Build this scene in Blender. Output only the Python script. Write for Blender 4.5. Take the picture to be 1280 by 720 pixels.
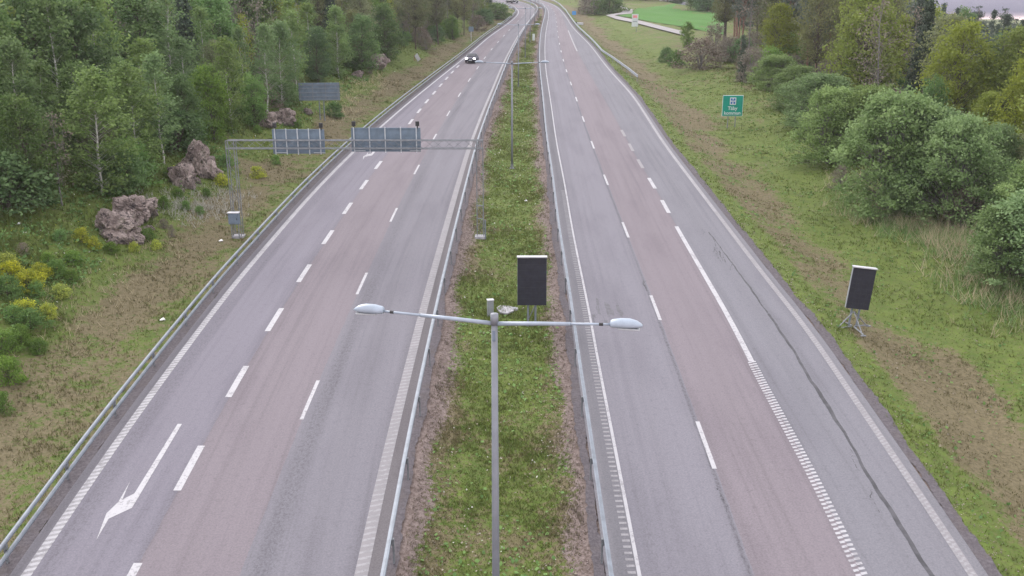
import bpy, bmesh, math, random
import numpy as np
from mathutils import Vector, Matrix, Euler
import mathutils.noise as mnoise

R = math.radians
for o in list(bpy.data.objects):
    bpy.data.objects.remove(o, do_unlink=True)
SC = bpy.context.scene
COL = SC.collection
random.seed(7)
rng = np.random.default_rng(11)

# ------------------------------------------------------------------ camera
F, CU, CV = 1150.0, 640.0, 360.0
PH = R(16.24)                 # pitch below the horizontal
H = 15.04                     # camera height above the road
G0 = 0.0706                   # the motorway climbs away from the camera
cam_d = bpy.data.cameras.new('camera')
cam = bpy.data.objects.new('camera', cam_d)
COL.objects.link(cam)
cam.location = (0, 0, H)
cam.rotation_euler = (R(90) - PH, 0, 0)
cam_d.sensor_width = 36
cam_d.lens = 36 * F / 1280
cam_d.clip_start = 0.1
cam_d.clip_end = 5000
SC.camera = cam

# ------------------------------------------------------------------ sky, sun, exposure
SUN_EL, SUN_AZ = 34.0, -35.0           # soft light from the far left
w = bpy.data.worlds.new('World')
SC.world = w
w.use_nodes = True
nt = w.node_tree
nt.nodes.clear()
out = nt.nodes.new('ShaderNodeOutputWorld')
bg = nt.nodes.new('ShaderNodeBackground')
bg.inputs['Strength'].default_value = 0.12
sky = nt.nodes.new('ShaderNodeTexSky')
sky.sky_type = 'NISHITA'
sky.sun_disc = False
sky.sun_elevation = R(SUN_EL)
sky.sun_rotation = R(SUN_AZ)
tc = nt.nodes.new('ShaderNodeTexCoord')
sep = nt.nodes.new('ShaderNodeSeparateXYZ')
nt.links.new(tc.outputs['Generated'], sep.inputs[0])
noi = nt.nodes.new('ShaderNodeTexNoise')
mp = nt.nodes.new('ShaderNodeMapping')
mp.inputs['Scale'].default_value = (2.0, 2.0, 9.0)
nt.links.new(tc.outputs['Generated'], mp.inputs[0])
nt.links.new(mp.outputs[0], noi.inputs['Vector'])
noi.inputs['Scale'].default_value = 1.6
noi.inputs['Detail'].default_value = 6
# cloud layer: pink strip low over the horizon, lavender grey above
add = nt.nodes.new('ShaderNodeMath'); add.operation = 'MULTIPLY_ADD'
nt.links.new(noi.outputs['Fac'], add.inputs[0]); add.inputs[1].default_value = 0.02
nt.links.new(sep.outputs['Z'], add.inputs[2])
cr = nt.nodes.new('ShaderNodeValToRGB')
cr.color_ramp.elements[0].position = 0.010
cr.color_ramp.elements[0].color = (0.66, 0.50, 0.47, 1)
e = cr.color_ramp.elements.new(0.0128); e.color = (0.60, 0.46, 0.47, 1)
e = cr.color_ramp.elements.new(0.0165); e.color = (0.045, 0.046, 0.092, 1)
e = cr.color_ramp.elements.new(0.07); e.color = (0.22, 0.21, 0.28, 1)
e = cr.color_ramp.elements.new(0.14); e.color = (0.74, 0.72, 0.765, 1)
cr.color_ramp.elements[-1].position = 0.40
cr.color_ramp.elements[-1].color = (0.90, 0.88, 0.905, 1)
nt.links.new(add.outputs[0], cr.inputs[0])
mul = nt.nodes.new('ShaderNodeVectorMath'); mul.operation = 'SCALE'
mul.inputs['Scale'].default_value = 7.0
nt.links.new(cr.outputs[0], mul.inputs[0])
mixc = nt.nodes.new('ShaderNodeMix'); mixc.data_type = 'RGBA'
mixc.inputs['Factor'].default_value = 0.95
nt.links.new(sky.outputs[0], mixc.inputs['A'])
nt.links.new(mul.outputs[0], mixc.inputs['B'])
nt.links.new(mixc.outputs['Result'], bg.inputs['Color'])
nt.links.new(bg.outputs[0], out.inputs[0])

sd = bpy.data.lights.new('sun', 'SUN')
sd.energy = 0.9
sd.angle = R(25)
sd.color = (1.0, 0.95, 0.92)
sun = bpy.data.objects.new('sun', sd)
COL.objects.link(sun)
az = R(SUN_AZ)
sdir = Vector((math.sin(az) * math.cos(R(SUN_EL)), math.cos(az) * math.cos(R(SUN_EL)), math.sin(R(SUN_EL))))
sun.rotation_euler = sdir.to_track_quat('Z', 'Y').to_euler()
sun.location = (-40, 60, 80)
SC.view_settings.view_transform = 'Standard'
SC.view_settings.look = 'None'
SC.view_settings.gamma = 1
SC.view_settings.exposure = 1.6
SC.render.engine = 'CYCLES'

# ------------------------------------------------------------------ geometry of the place
def Yrow(v):
    d = PH + np.arctan((np.asarray(v, float) - CV) / F)
    return H / (np.tan(d) + G0)

def ray(u, v):
    a, b = (u - CU) / F, (v - CV) / F
    return np.array([a, math.cos(PH) - b * math.sin(PH), -math.sin(PH) - b * math.cos(PH)])

def plane_xy(u, v):
    d = ray(u, v)
    t = H / (G0 * d[1] - d[2])
    return t * d[0], t * d[1]

def project(p):
    x, y, z = p[0], p[1], p[2] - H
    dep = y * math.cos(PH) - z * math.sin(PH)
    if dep < 0.5:
        return None
    dn = -y * math.sin(PH) - z * math.cos(PH)
    return CU + F * x / dep, CV + F * dn / dep, dep

LINES = {
 'EL': [(32,720),(93,630),(155,540),(220,451),(289,360),(350,288),(390,242),(440,191),(490,146),(521,120),(552,95),(571,80),(585,69),(612,45),(635,30),(650,17),(651,12),(645,8),(632,5),(615,2),(590,-3),(555,-12)],
 'TL': [(164,720),(237,584),(293,482),(340,404),(377,346),(408,299),(432,264),(453,233),(471,209),(484,191),(510,157),(519,144.5),(528,133),(536,123.5),(550,107.5),(561,94.5),(570.5,84.5),(577,78),(588,69),(615,45),(637,30),(652,17),(653,12),(647,8),(634,5),(617,2),(592,-3),(557,-12)],
 'ML': [(300,713),(387,499),(452,355),(492,268),(520,213),(541,175),(557.5,147),(569.5,126),(580,109),(589,97),(602,77),(613,63),(627,47.5),(641,33),(656,18),(660,12),(656,8),(646,4.5),(632,1.5),(605,-4),(572,-12)],
 'ER': [(451,720),(471,627),(491,540),(517,435),(533,372),(553,300),(571,236),(585,188),(597,157),(604,138),(613,118),(621,98),(630,77),(641,56),(652,37),(666,20),(672,12),(668,8.5),(660,4.5),(648,1),(620,-5),(588,-12)],
 'RL': [(797,720),(781,635),(763,540),(745,447),(737.5,402),(729,360),(715,292),(705,230),(695,180),(687.5,125),(682,90),(680.6,70),(680.8,50),(682.5,36),(685.6,22),(686,14),(684,8),(679,4.5),(668,1),(640,-5),(605,-12)],
 'RM': [(942,720),(882,555),(821,388),(783,290),(759,229),(743,187),(731.5,156),(723.5,133),(717.5,115),(712.5,101.5),(708.5,90),(705.5,81),(702,67),(699,54),(697,41),(696,28),(694,16),(690,9),(684,4.5),(673,1),(645,-5),(610,-12)],
 'RT': [(1078,720),(1022,605),(987,540),(960,492),(940,453),(915,403),(890,360),(868,322),(845,283),(832,258),(816,230),(801,207),(791,188),(770,150),(750,115),(735,89),(721,64),(711,40),(705,25),(700,14),(694,7.5),(687,3.5),(676,0.5),(648,-5),(613,-12)],
 'RR': [(1216,720),(1177,660),(1135,597),(1096,540),(1052,475),(1022,430),(990,387),(967,360),(900,272),(830,180),(792,120),(760,86),(738,56),(724,43),(715,34),(710,25),(704,16),(696,7.5),(689,3.5),(678,0.5),(650,-5),(615,-12)],
}
_vg = np.arange(-12, 721, 1.0)
YS = Yrow(_vg)[::-1]
LX = {}
for k, pts in LINES.items():
    p = np.array(sorted(pts, key=lambda q: q[1]))
    u = np.interp(_vg, p[:, 1], p[:, 0])
    us = np.empty_like(u)
    for i, v in enumerate(_vg):                       # smooth the tracing, finer far away
        s = 0.055 * (v + 65)
        ww = np.exp(-0.5 * ((_vg - v) / s) ** 2)
        # local linear fit keeps the ends honest
        dv = _vg - v
        S0, S1, S2 = ww.sum(), (ww * dv).sum(), (ww * dv * dv).sum()
        T0, T1 = (ww * u).sum(), (ww * dv * u).sum()
        us[i] = (S2 * T0 - S1 * T1) / (S0 * S2 - S1 * S1)
    dr_ = np.array([ray(uu, vv) for uu, vv in zip(us, _vg)])
    t = H / (G0 * dr_[:, 1] - dr_[:, 2])
    LX[k] = (t * dr_[:, 0])[::-1]

def X(k, y):
    y = np.asarray(y, float)
    xs = LX[k]
    r = np.interp(y, YS, xs)
    n0 = np.searchsorted(YS, YS[0] + 8)
    s0 = (xs[n0] - xs[0]) / (YS[n0] - YS[0])
    s1 = (xs[-1] - xs[-6]) / (YS[-1] - YS[-6])
    r = np.where(y < YS[0], xs[0] + s0 * (y - YS[0]), r)
    r = np.where(y > YS[-1], xs[-1] + s1 * (y - YS[-1]), r)
    return r

def PL_L(y): return X('EL', y) - 0.42          # pavement edges
def PL_R(y): return X('ER', y) + 0.50
def PR_L(y): return X('RL', y) - 0.80
def PR_R(y): return X('RR', y) + 0.40
def RAIL_L(y): return X('EL', y) - 0.70        # guardrail lines
def RAIL_ML(y): return X('ER', y) + 0.78
def RAIL_MR(y): return X('RL', y) - 0.86

def sst(a, b, x):
    t = np.clip((x - a) / (b - a), 0, 1)
    return t * t * (3 - 2 * t)

def bump(x, y):
    return (np.sin(x * .53 + y * .31) * .5 + np.sin(x * 1.13 - y * .71 + 1.3) * .3 + np.sin(x * .21 + y * .93 + 2.1) * .35
            + np.sin(x * 2.3 + y * 1.9) * .14)

def grade(y):
    y = np.asarray(y, float)
    return G0 * np.minimum(y, 330) + 0.02 * np.maximum(0, y - 330)

def ground(x, y):
    x = np.asarray(x, float); y = np.asarray(y, float)
    dl = RAIL_L(y) - x
    dr = x - PR_R(y)
    z = grade(y) - 0.05
    z = z + 2.5 * sst(3.0, 12, dl) * sst(400, 150, y) + np.minimum(5.0, 0.10 * np.maximum(0, dl - 12)) + 0.30 * bump(x, y) * sst(4, 10, dl)
    z = z - 0.15 * sst(0.2, 1.0, dl) * sst(4, 2, dl)
    z = z - 0.75 * sst(0.5, 4.5, dr) + 1.0 * sst(7, 14, dr) + 0.16 * bump(x, y) * sst(2, 6, dr)
    z = z - sst(32, 75, dr) * np.clip(y - 60, 0, 270) * G0 * 0.80
    xm0, xm1 = RAIL_ML(y), RAIL_MR(y)
    f = np.clip((x - xm0) / np.maximum(0.1, xm1 - xm0), 0, 1)
    z = z - 0.28 * np.sin(f * math.pi) ** 1.0
    return z

def gz(x, y):
    return float(ground(x, y))

def hit(u, v):
    d = ray(u, v)
    t = 8.0
    prev = t
    while t < 900:
        p = d * t
        if H + p[2] < gz(p[0], p[1]):
            lo, hi = prev, t
            for _ in range(24):
                m = (lo + hi) / 2
                q = d * m
                if H + q[2] < gz(q[0], q[1]): hi = m
                else: lo = m
            q = d * hi
            return Vector((q[0], q[1], gz(q[0], q[1])))
        prev = t
        t *= 1.006
    q = d * 300
    return Vector((q[0], q[1], gz(q[0], q[1])))

def pxm(p):                # pixels (of 1280) per metre at a point
    return F / project(p)[2]

# ------------------------------------------------------------------ node helpers and materials
class NT:
    def __init__(s, name):
        s.m = bpy.data.materials.new(name); s.m.use_nodes = True
        s.t = s.m.node_tree; s.t.nodes.clear()
        s.out = s.t.nodes.new('ShaderNodeOutputMaterial')
    def n(s, typ, **kw):
        nd = s.t.nodes.new(typ)
        for k, v in kw.items():
            if k == 'ins':
                for a, b in v.items(): s.set(nd, a, b)
            else: setattr(nd, k, v)
        return nd
    def set(s, nd, key, val):
        sock = nd.inputs[key]
        if isinstance(val, bpy.types.NodeSocket): s.t.links.new(val, sock)
        else:
            if hasattr(sock.default_value, '__len__') and hasattr(val, '__len__') and len(val) == 3 and len(sock.default_value) == 4: val = (*val, 1)
            sock.default_value = val
    def math(s, op, a, b=None, c=None, clamp=False):
        nd = s.n('ShaderNodeMath', operation=op); nd.use_clamp = clamp
        s.set(nd, 0, a)
        if b is not None: s.set(nd, 1, b)
        if c is not None: s.set(nd, 2, c)
        return nd.outputs[0]
    def mix(s, f, a, b, mode='MIX'):
        nd = s.n('ShaderNodeMix', data_type='RGBA', blend_type=mode)
        s.set(nd, 'Factor', f); s.set(nd, 'A', a); s.set(nd, 'B', b)
        return nd.outputs['Result']
    def noise(s, vec, scale, detail=4, rough=0.55):
        nd = s.n('ShaderNodeTexNoise')
        if vec is not None: s.set(nd, 'Vector', vec)
        s.set(nd, 'Scale', scale); s.set(nd, 'Detail', detail); s.set(nd, 'Roughness', rough)
        return nd.outputs['Fac']
    def vscale(s, vec, sc, loc=(0, 0, 0)):
        nd = s.n('ShaderNodeMapping'); s.set(nd, 'Vector', vec); s.set(nd, 'Scale', sc); s.set(nd, 'Location', loc)
        return nd.outputs[0]
    def step(s, x, a, b):
        nd = s.n('ShaderNodeMapRange'); nd.interpolation_type = 'SMOOTHSTEP'
        s.set(nd, 'Value', x); s.set(nd, 'From Min', a); s.set(nd, 'From Max', b)
        return nd.outputs[0]
    def attr(s, name):
        return s.n('ShaderNodeAttribute', attribute_name=name)
    def pos(s):
        return s.n('ShaderNodeNewGeometry').outputs['Position']
    def obj(s):
        return s.n('ShaderNodeTexCoord').outputs['Object']
    def bsdf(s, color, rough=0.9, metal=0.0, spec=0.3, bump=None, bstr=0.3, bdist=0.02):
        b = s.n('ShaderNodeBsdfPrincipled')
        s.set(b, 'Base Color', color); s.set(b, 'Roughness', rough); s.set(b, 'Metallic', metal); s.set(b, 'Specular IOR Level', spec)
        if bump is not None:
            bn = s.n('ShaderNodeBump'); s.set(bn, 'Height', bump); s.set(bn, 'Strength', bstr); s.set(bn, 'Distance', bdist)
            s.t.links.new(bn.outputs[0], b.inputs['Normal'])
        s.t.links.new(b.outputs[0], s.out.inputs[0])
        return b

def simple(name, color, rough=0.6, metal=0.0, var=0.18, scale=6.0, spec=0.4, bstr=0.0):
    s = NT(name)
    nz = s.noise(s.obj(), scale, 5)
    nz2 = s.noise(s.obj(), scale * 9, 3)
    c = s.mix(s.step(nz, .3, .7), tuple(x * (1 - var) for x in color), tuple(min(1, x * (1 + var)) for x in color))
    c = s.mix(s.math('MULTIPLY', s.step(nz2, .45, .75), var), c, tuple(x * .55 for x in color))
    s.bsdf(c, rough, metal, spec, nz2 if bstr else None, bstr)
    return s.m

M = {}
M['galv'] = simple('galvanised_steel', (.165, .185, .215), .55, .25, .14, 3)
M['galv_dull'] = simple('dull_galvanised_steel', (.17, .18, .195), .65, .2, .2, 4)
M['pole'] = simple('grey_pole_steel', (.175, .185, .21), .55, .25, .10, 2)
M['lamp_shell'] = simple('pale_lamp_shell', (.26, .305, .37), .35, .0, .10, 4, .5)
M['lens'] = simple('lamp_lens', (.33, .35, .37), .2, 0, .05, 4, .6)
M['black'] = simple('black_plastic', (.02, .02, .022), .6, 0, .2, 8)
M['screen'] = simple('dark_led_screen', (.017, .018, .027), .5, 0, .2, 5, .3)
M['signback'] = simple('blue_grey_sign_back', (.115, .155, .20), .55, .1, .16, 2.5)
M['rib'] = simple('pale_aluminium', (.40, .43, .46), .5, .2, .1, 4)
M['white_metal'] = simple('white_painted_metal', (.42, .42, .45), .45, 0, .07, 4)
M['green'] = simple('green_sign_face', (.0, .215, .155), .45, 0, .10, 2)
M['sign_white'] = simple('white_sign_film', (.50, .54, .54), .45, 0, .05, 3)
M['sign_blue'] = simple('blue_sign_film', (.02, .10, .32), .45, 0, .1, 3)
M['sign_sky'] = simple('bright_blue_sign_face', (.05, .22, .50), .45, 0, .1, 3)
M['sign_pink'] = simple('faded_red_sign_film', (.62, .22, .24), .5, 0, .1, 3)
M['concrete'] = simple('weathered_concrete', (.30, .295, .315), .9, 0, .2, 5, .2, .3)
M['cab'] = simple('grey_cabinet_paint', (.22, .235, .25), .55, 0, .1, 4)
M['cab_blue'] = simple('blue_grey_cabinet_paint', (.13, .165, .215), .5, .1, .12, 4)
M['rust'] = simple('rusty_steel', (.20, .10, .07), .85, .1, .3, 8)
M['carpaint'] = simple('dark_blue_car_paint', (.020, .020, .045), .45, .1, .06, 2, .6)
M['carpaint2'] = simple('black_car_paint', (.02, .02, .022), .25, .3, .06, 2, .6)
M['glass'] = simple('car_glass', (.02, .022, .03), .35, 0, .05, 2, .7)
M['tyre'] = simple('tyre_rubber', (.018, .018, .018), .9, 0, .1, 9)
M['rim'] = simple('alloy_rim', (.4, .4, .42), .35, .7, .1, 4)
def emis(name, col, st):
    s = NT(name); e = s.n('ShaderNodeEmission'); s.set(e, 'Color', col); s.set(e, 'Strength', st)
    s.t.links.new(e.outputs[0], s.out.inputs[0]); return s.m
M['headlamp'] = emis('lit_headlamp', (1, .98, .95), 4.0)
M['trunk_birch'] = simple('birch_bark', (.40, .39, .36), .9, 0, .35, 5)
M['trunk_brown'] = simple('brown_bark', (.085, .068, .055), .95, 0, .35, 6)
M['trunk_grey'] = simple('grey_bark', (.16, .15, .145), .95, 0, .3, 6)
M['trunk_pine'] = simple('red_pine_bark', (.20, .115, .085), .95, 0, .3, 6)
M['litter'] = simple('white_litter', (.8, .8, .8), .6, 0, .05, 9)

def leafmat(name, a, b, trans=.42):
    s = NT(name)
    t = s.attr('tint').outputs['Fac']
    oi = s.n('ShaderNodeObjectInfo').outputs['Random']
    c = s.mix(t, a, b)
    hsv = s.n('ShaderNodeHueSaturation')
    s.set(hsv, 'Hue', s.math('MULTIPLY_ADD', oi, .030, .488))
    s.set(hsv, 'Saturation', s.math('MULTIPLY_ADD', oi, -.22, 1.06))
    s.set(hsv, 'Value', s.math('MULTIPLY_ADD', s.math('FRACT', s.math('MULTIPLY', oi, 7.31)), .45, .80))
    s.set(hsv, 'Color', c)
    d = s.n('ShaderNodeBsdfPrincipled'); s.set(d, 'Base Color', hsv.outputs[0]); s.set(d, 'Roughness', .7); s.set(d, 'Specular IOR Level', .2)
    tr = s.n('ShaderNodeBsdfTranslucent'); s.set(tr, 'Color', hsv.outputs[0])
    mx = s.n('ShaderNodeMixShader'); s.set(mx, 0, trans)
    s.t.links.new(d.outputs[0], mx.inputs[1]); s.t.links.new(tr.outputs[0], mx.inputs[2])
    s.t.links.new(mx.outputs[0], s.out.inputs[0])
    return s.m
M['leaf_birch'] = leafmat('birch_leaves', (0.095, 0.158, 0.048), (0.205, 0.295, 0.098))
M['leaf_dark'] = leafmat('dark_broad_leaves', (0.062, 0.118, 0.04), (0.15, 0.228, 0.078))
M['leaf_olive'] = leafmat('olive_budding_leaves', (0.112, 0.128, 0.054), (0.22, 0.234, 0.108))
M['leaf_yellow'] = leafmat('yellow_green_leaves', (0.125, 0.165, 0.026), (0.25, 0.29, 0.05))
M['leaf_willow'] = leafmat('silver_green_leaves', (0.105, 0.172, 0.055), (0.245, 0.335, 0.13))
M['leaf_fresh'] = leafmat('fresh_green_leaves', (0.08, 0.155, 0.034), (0.17, 0.275, 0.062))
M['leaf_pine'] = leafmat('pine_needles', (0.055, 0.075, 0.06), (0.125, 0.15, 0.115), .15)
M['leaf_spruce'] = leafmat('spruce_needles', (0.038, 0.062, 0.045), (0.09, 0.12, 0.08), .15)
M['leaf_brown'] = leafmat('brown_twigs_and_buds', (0.125, 0.105, 0.085), (0.22, 0.185, 0.145), .2)
M['flower_yellow'] = leafmat('yellow_blossom', (.115, .17, .035), (.55, .56, .055))
M['leaf_straw'] = leafmat('straw_blades', (.34, .29, .18), (.52, .46, .31))
M['leaf_pale'] = leafmat('pale_dead_stalks', (.34, .335, .30), (.55, .54, .49))

def ground_color(s, P):
    """green / straw / earth colouring shared by the turf sheet and its blades; zones come from the attribute 'zone'"""
    z = s.n('ShaderNodeSeparateColor'); s.set(z, 'Color', s.attr('zone').outputs['Color'])
    dry, dirt, lush = z.outputs[0], z.outputs[1], z.outputs[2]
    n1 = s.noise(P, .22, 5, .6); n2 = s.noise(P, 1.4, 5, .65); n3 = s.noise(P, 7, 4, .7); n4 = s.noise(P, 26, 3, .7)
    green = s.mix(s.step(n2, .30, .70), (.064, .102, .021), (.112, .155, .032))
    green = s.mix(s.step(n3, .38, .68), green, (.096, .108, .036))
    straw = s.mix(s.step(n3, .3, .7), (.094, .078, .044), (.158, .132, .080))
    straw = s.mix(s.step(n2, .55, .8), straw, (.098, .094, .040))
    earth = s.mix(s.step(n3, .34, .66), (.110, .082, .074), (.215, .172, .160))
    dk = s.mix(s.step(n2, .35, .65), (.066, .090, .032), (.120, .132, .056))
    f = s.math('ADD', dry, s.math('MULTIPLY', s.math('SUBTRACT', s.math('ADD', s.math('ADD', n1, n2), s.math('MULTIPLY', n3, .8)), 1.4), 1.15))
    c = s.mix(s.step(f, .32, .62), green, straw)
    c = s.mix(s.math('MULTIPLY', lush, s.step(n2, .28, .55)), c, dk)
    e = s.math('ADD', dirt, s.math('MULTIPLY', s.math('SUBTRACT', n3, .5), 1.1))
    c = s.mix(s.step(e, .42, .62), c, earth)
    c = s.mix(s.math('MULTIPLY', s.step(n4, .40, .75), .45), c, s.mix(.5, c, (.03, .03, .02)))
    return c, n3, n4
s = NT('turf_and_soil')
c, n3, n4 = ground_color(s, s.pos())
s.bsdf(c, .95, 0, .15, s.math('ADD', n3, n4), .5, .06)
M['turf'] = s.m
s = NT('grass_blades')
c, n3, n4 = ground_color(s, s.pos())
t = s.attr('tint').outputs['Fac']
c2 = s.mix(t, s.mix(.10, c, (.05, .065, .02)), s.mix(.30, c, (.19, .20, .075)))
d = s.n('ShaderNodeBsdfPrincipled'); s.set(d, 'Base Color', c2); s.set(d, 'Roughness', .8); s.set(d, 'Specular IOR Level', .15)
tr = s.n('ShaderNodeBsdfTranslucent'); s.set(tr, 'Color', c2)
mx = s.n('ShaderNodeMixShader'); s.set(mx, 0, .5)
s.t.links.new(d.outputs[0], mx.inputs[1]); s.t.links.new(tr.outputs[0], mx.inputs[2])
s.t.links.new(mx.outputs[0], s.out.inputs[0])
M['blades'] = s.m

def roadmat(name, cols, dark_bands, seed):
    s = NT(name)
    uv = s.n('ShaderNodeUVMap', uv_map='UVMap').outputs[0]
    P = s.vscale(uv, (1, 1, 1), (seed, seed * 2, 0))
    t = s.attr('t').outputs['Fac']
    jit = s.math('MULTIPLY', s.math('SUBTRACT', s.noise(s.vscale(P, (.8, .8, 1)), 1.2, 5, .7), .5), .035)
    tj = s.math('ADD', t, jit)
    ramp = s.n('ShaderNodeValToRGB'); ramp.color_ramp.interpolation = 'CONSTANT'
    el = ramp.color_ramp.elements
    el[0].position = 0; el[0].color = (*cols[0], 1)
    el[1].position = 1 / 5; el[1].color = (*cols[1], 1)
    for i in range(2, 5):
        e = el.new(i / 5); e.color = (*cols[i], 1)
    s.set(ramp, 0, s.math('DIVIDE', tj, 5.0))
    c = ramp.outputs[0]
    streak = s.noise(s.vscale(P, (3.2, .035, 1)), 1, 4, .6)
    patch = s.noise(s.vscale(P, (.5, .10, 1)), 1, 5, .6)
    grain = s.noise(P, 17, 3, .8)
    grain2 = s.noise(P, 4.5, 4, .7)
    c = s.mix(s.math('MULTIPLY', s.step(streak, .48, .70), .36), c, s.mix(1, c, (.66, .65, .66), 'MULTIPLY'))
    c = s.mix(s.math('MULTIPLY', s.step(streak, .52, .25), .12), c, s.mix(1, c, (1.28, 1.28, 1.30), 'MULTIPLY'))
    c = s.mix(s.math('MULTIPLY', s.step(patch, .45, .68), .45), c, s.mix(1, c, (.76, .75, .77), 'MULTIPLY'))
    # wheel tracks polished a little lighter between darker lane middles
    fr = s.math('FRACT', t)
    wt = s.math('ABSOLUTE', s.math('SINE', s.math('MULTIPLY', fr, 2 * math.pi)))
    c = s.mix(s.math('MULTIPLY', wt, .16), c, s.mix(1, c, (1.22, 1.22, 1.24), 'MULTIPLY'))
    for (t0, hw, dens, lowf) in dark_bands:      # ravelled joints and worn bands
        dd = s.math('ABSOLUTE', s.math('SUBTRACT', s.math('ADD', t, s.math('MULTIPLY', jit, 1.2)), t0))
        band = s.step(dd, hw, hw * .2)
        br = s.math('ADD', .35, s.math('MULTIPLY', s.step(s.noise(s.vscale(P, (1.6, .8, 1), (t0 * 9, 0, 0)), 7, 5, .8), .46, .62), .75))
        long_ = s.math('ADD', .35, s.math('MULTIPLY', s.step(s.noise(s.vscale(P, (.1, .07, 1), (t0 * 5, 0, 0)), 1, 3), lowf, lowf + .3), .65))
        c = s.mix(s.math('MULTIPLY', s.math('MULTIPLY', band, br), s.math('MULTIPLY', long_, dens * .62), None, True), c, (.050, .048, .054))
    gg = s.step(grain, .25, .78)
    c = s.mix(.48, c, s.mix(gg, s.mix(1, c, (.62, .62, .62), 'MULTIPLY'), s.mix(1, c, (1.38, 1.38, 1.38), 'MULTIPLY')))
    c = s.mix(s.math('MULTIPLY', s.step(grain2, .5, .72), .42), c, s.mix(1, c, (.7, .7, .7), 'MULTIPLY'))
    s.bsdf(c, .92, 0, .2, grain, .25, .01)
    return s.m
GREY = (.148, .139, .164); GREYR = (.148, .142, .163); RED = (.153, .134, .149)
M['road_l'] = roadmat('asphalt_left', [(.130, .123, .138), GREY, RED, (.142, .136, .155), (.112, .103, .110)],
                      [(3.17, .15, .75, .25), (1.17, .16, .62, .25), (3.62, .18, .22, .45), (2.0, .05, .5, .4), (3.93, .10, .3, .3)], 0)
M['road_r'] = roadmat('asphalt_right', [(.139, .135, .149), GREYR, RED, (.141, .138, .156), (.139, .136, .151)],
                      [(1.975, .032, 1.1, .25), (3.42, .10, .25, .5), (1.18, .10, .35, .35), (2.06, .08, .2, .4)], 17.3)
def paint(name, col, wear):
    s = NT(name)
    P = s.pos()
    n = s.noise(P, 9, 5, .75); n2 = s.noise(P, 1.1, 3)
    f = s.math('MULTIPLY', s.step(s.math('ADD', n, s.math('MULTIPLY', s.math('SUBTRACT', n2, .5), .4)), .56 - wear, .74 - wear), .75)
    s.bsdf(s.mix(f, col, (.17, .163, .175)), .7, 0, .3)
    return s.m
M['paint'] = paint('white_road_paint', (.335, .33, .35), .08)
M['paint_worn'] = paint('worn_road_paint', (.245, .238, .252), .14)
M['paint_faint'] = paint('faint_road_paint', (.195, .184, .196), .14)
M['stain'] = simple('dark_road_stain', (.100, .097, .110), .9, 0, .15, 6)
M['seal'] = simple('bitumen_seal', (.052, .051, .058), .8, 0, .3, 3)
s = NT('gravel'); P = s.pos(); n = s.noise(P, 9, 5, .8); n2 = s.noise(P, 1.5, 4)
c = s.mix(s.step(n, .3, .7), (.058, .051, .058), (.118, .106, .115)); c = s.mix(s.math('MULTIPLY', s.step(n2, .5, .7), .4), c, (.085, .070, .064))
s.bsdf(c, .95, 0, .15, n, .6, .03); M['gravel'] = s.m
s = NT('pale_gravel_path'); P = s.pos(); n = s.noise(P, 2, 5, .7)
s.bsdf(s.mix(n, (.20, .19, .19), (.30, .285, .285)), .95, 0, .15); M['path'] = s.m
s = NT('green_crop'); P = s.pos(); n = s.noise(P, .5, 5, .7); n2 = s.noise(s.vscale(P, (.4, 3, 1)), 1, 3)
s.bsdf(s.mix(s.math('ADD', s.math('MULTIPLY', n, .6), s.math('MULTIPLY', n2, .4)), (.040, .105, .022), (.085, .185, .045)), .95, 0, .1); M['crop'] = s.m
s = NT('pinkish_granite'); P = s.obj()
n = s.noise(P, 1.3, 6, .7); n2 = s.noise(P, 5, 5, .75); n3 = s.noise(s.vscale(P, (3, 3, .8)), 2.2, 4, .7)
c = s.mix(s.step(n, .35, .65), (.20, .158, .146), (.46, .38, .355)); c = s.mix(s.step(n2, .5, .62), c, (.075, .062, .062))
c = s.mix(s.math('MULTIPLY', s.step(n3, .56, .66), .6), c, (.07, .08, .04))
s.bsdf(c, .9, 0, .2, s.math('ADD', n2, n3), 1.0, .25); M['rock'] = s.m

# ------------------------------------------------------------------ object helpers
def link(o, parent=None):
    COL.objects.link(o)
    if parent is not None: o.parent = parent
    return o
def thing(name, label, cat, loc=(0, 0, 0), rotz=0.0, group=None):
    o = bpy.data.objects.new(name, None); o.empty_display_size = .3
    o.location = loc; o.rotation_euler = (0, 0, rotz)
    COL.objects.link(o)
    o['label'] = label; o['category'] = cat
    if group: o['group'] = group
    return o
def tag(o, label=None, cat=None, group=None, kind=None):
    if label: o['label'] = label
    if cat: o['category'] = cat
    if group: o['group'] = group
    if kind: o['kind'] = kind
    return o
def np_mesh(name, verts, faces, mat=None, smooth=False, attrs=None):
    me = bpy.data.meshes.new(name)
    verts = np.asarray(verts, np.float32).reshape(-1, 3); faces = np.asarray(faces, np.int32)
    n, k = faces.shape
    me.vertices.add(len(verts)); me.vertices.foreach_set('co', verts.ravel())
    me.loops.add(n * k); me.loops.foreach_set('vertex_index', faces.ravel())
    me.polygons.add(n); me.polygons.foreach_set('loop_start', np.arange(0, n * k, k, dtype=np.int32))
    me.polygons.foreach_set('loop_total', np.full(n, k, np.int32))
    if smooth: me.polygons.foreach_set('use_smooth', np.ones(n, bool))
    for an, (dom, typ, data) in (attrs or {}).items():
        a = me.attributes.new(an, typ, dom)
        a.data.foreach_set('color' if 'COLOR' in typ else 'value', np.asarray(data, np.float32).ravel())
    me.update(); me.validate()
    if mat: me.materials.append(mat)
    return me

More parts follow.
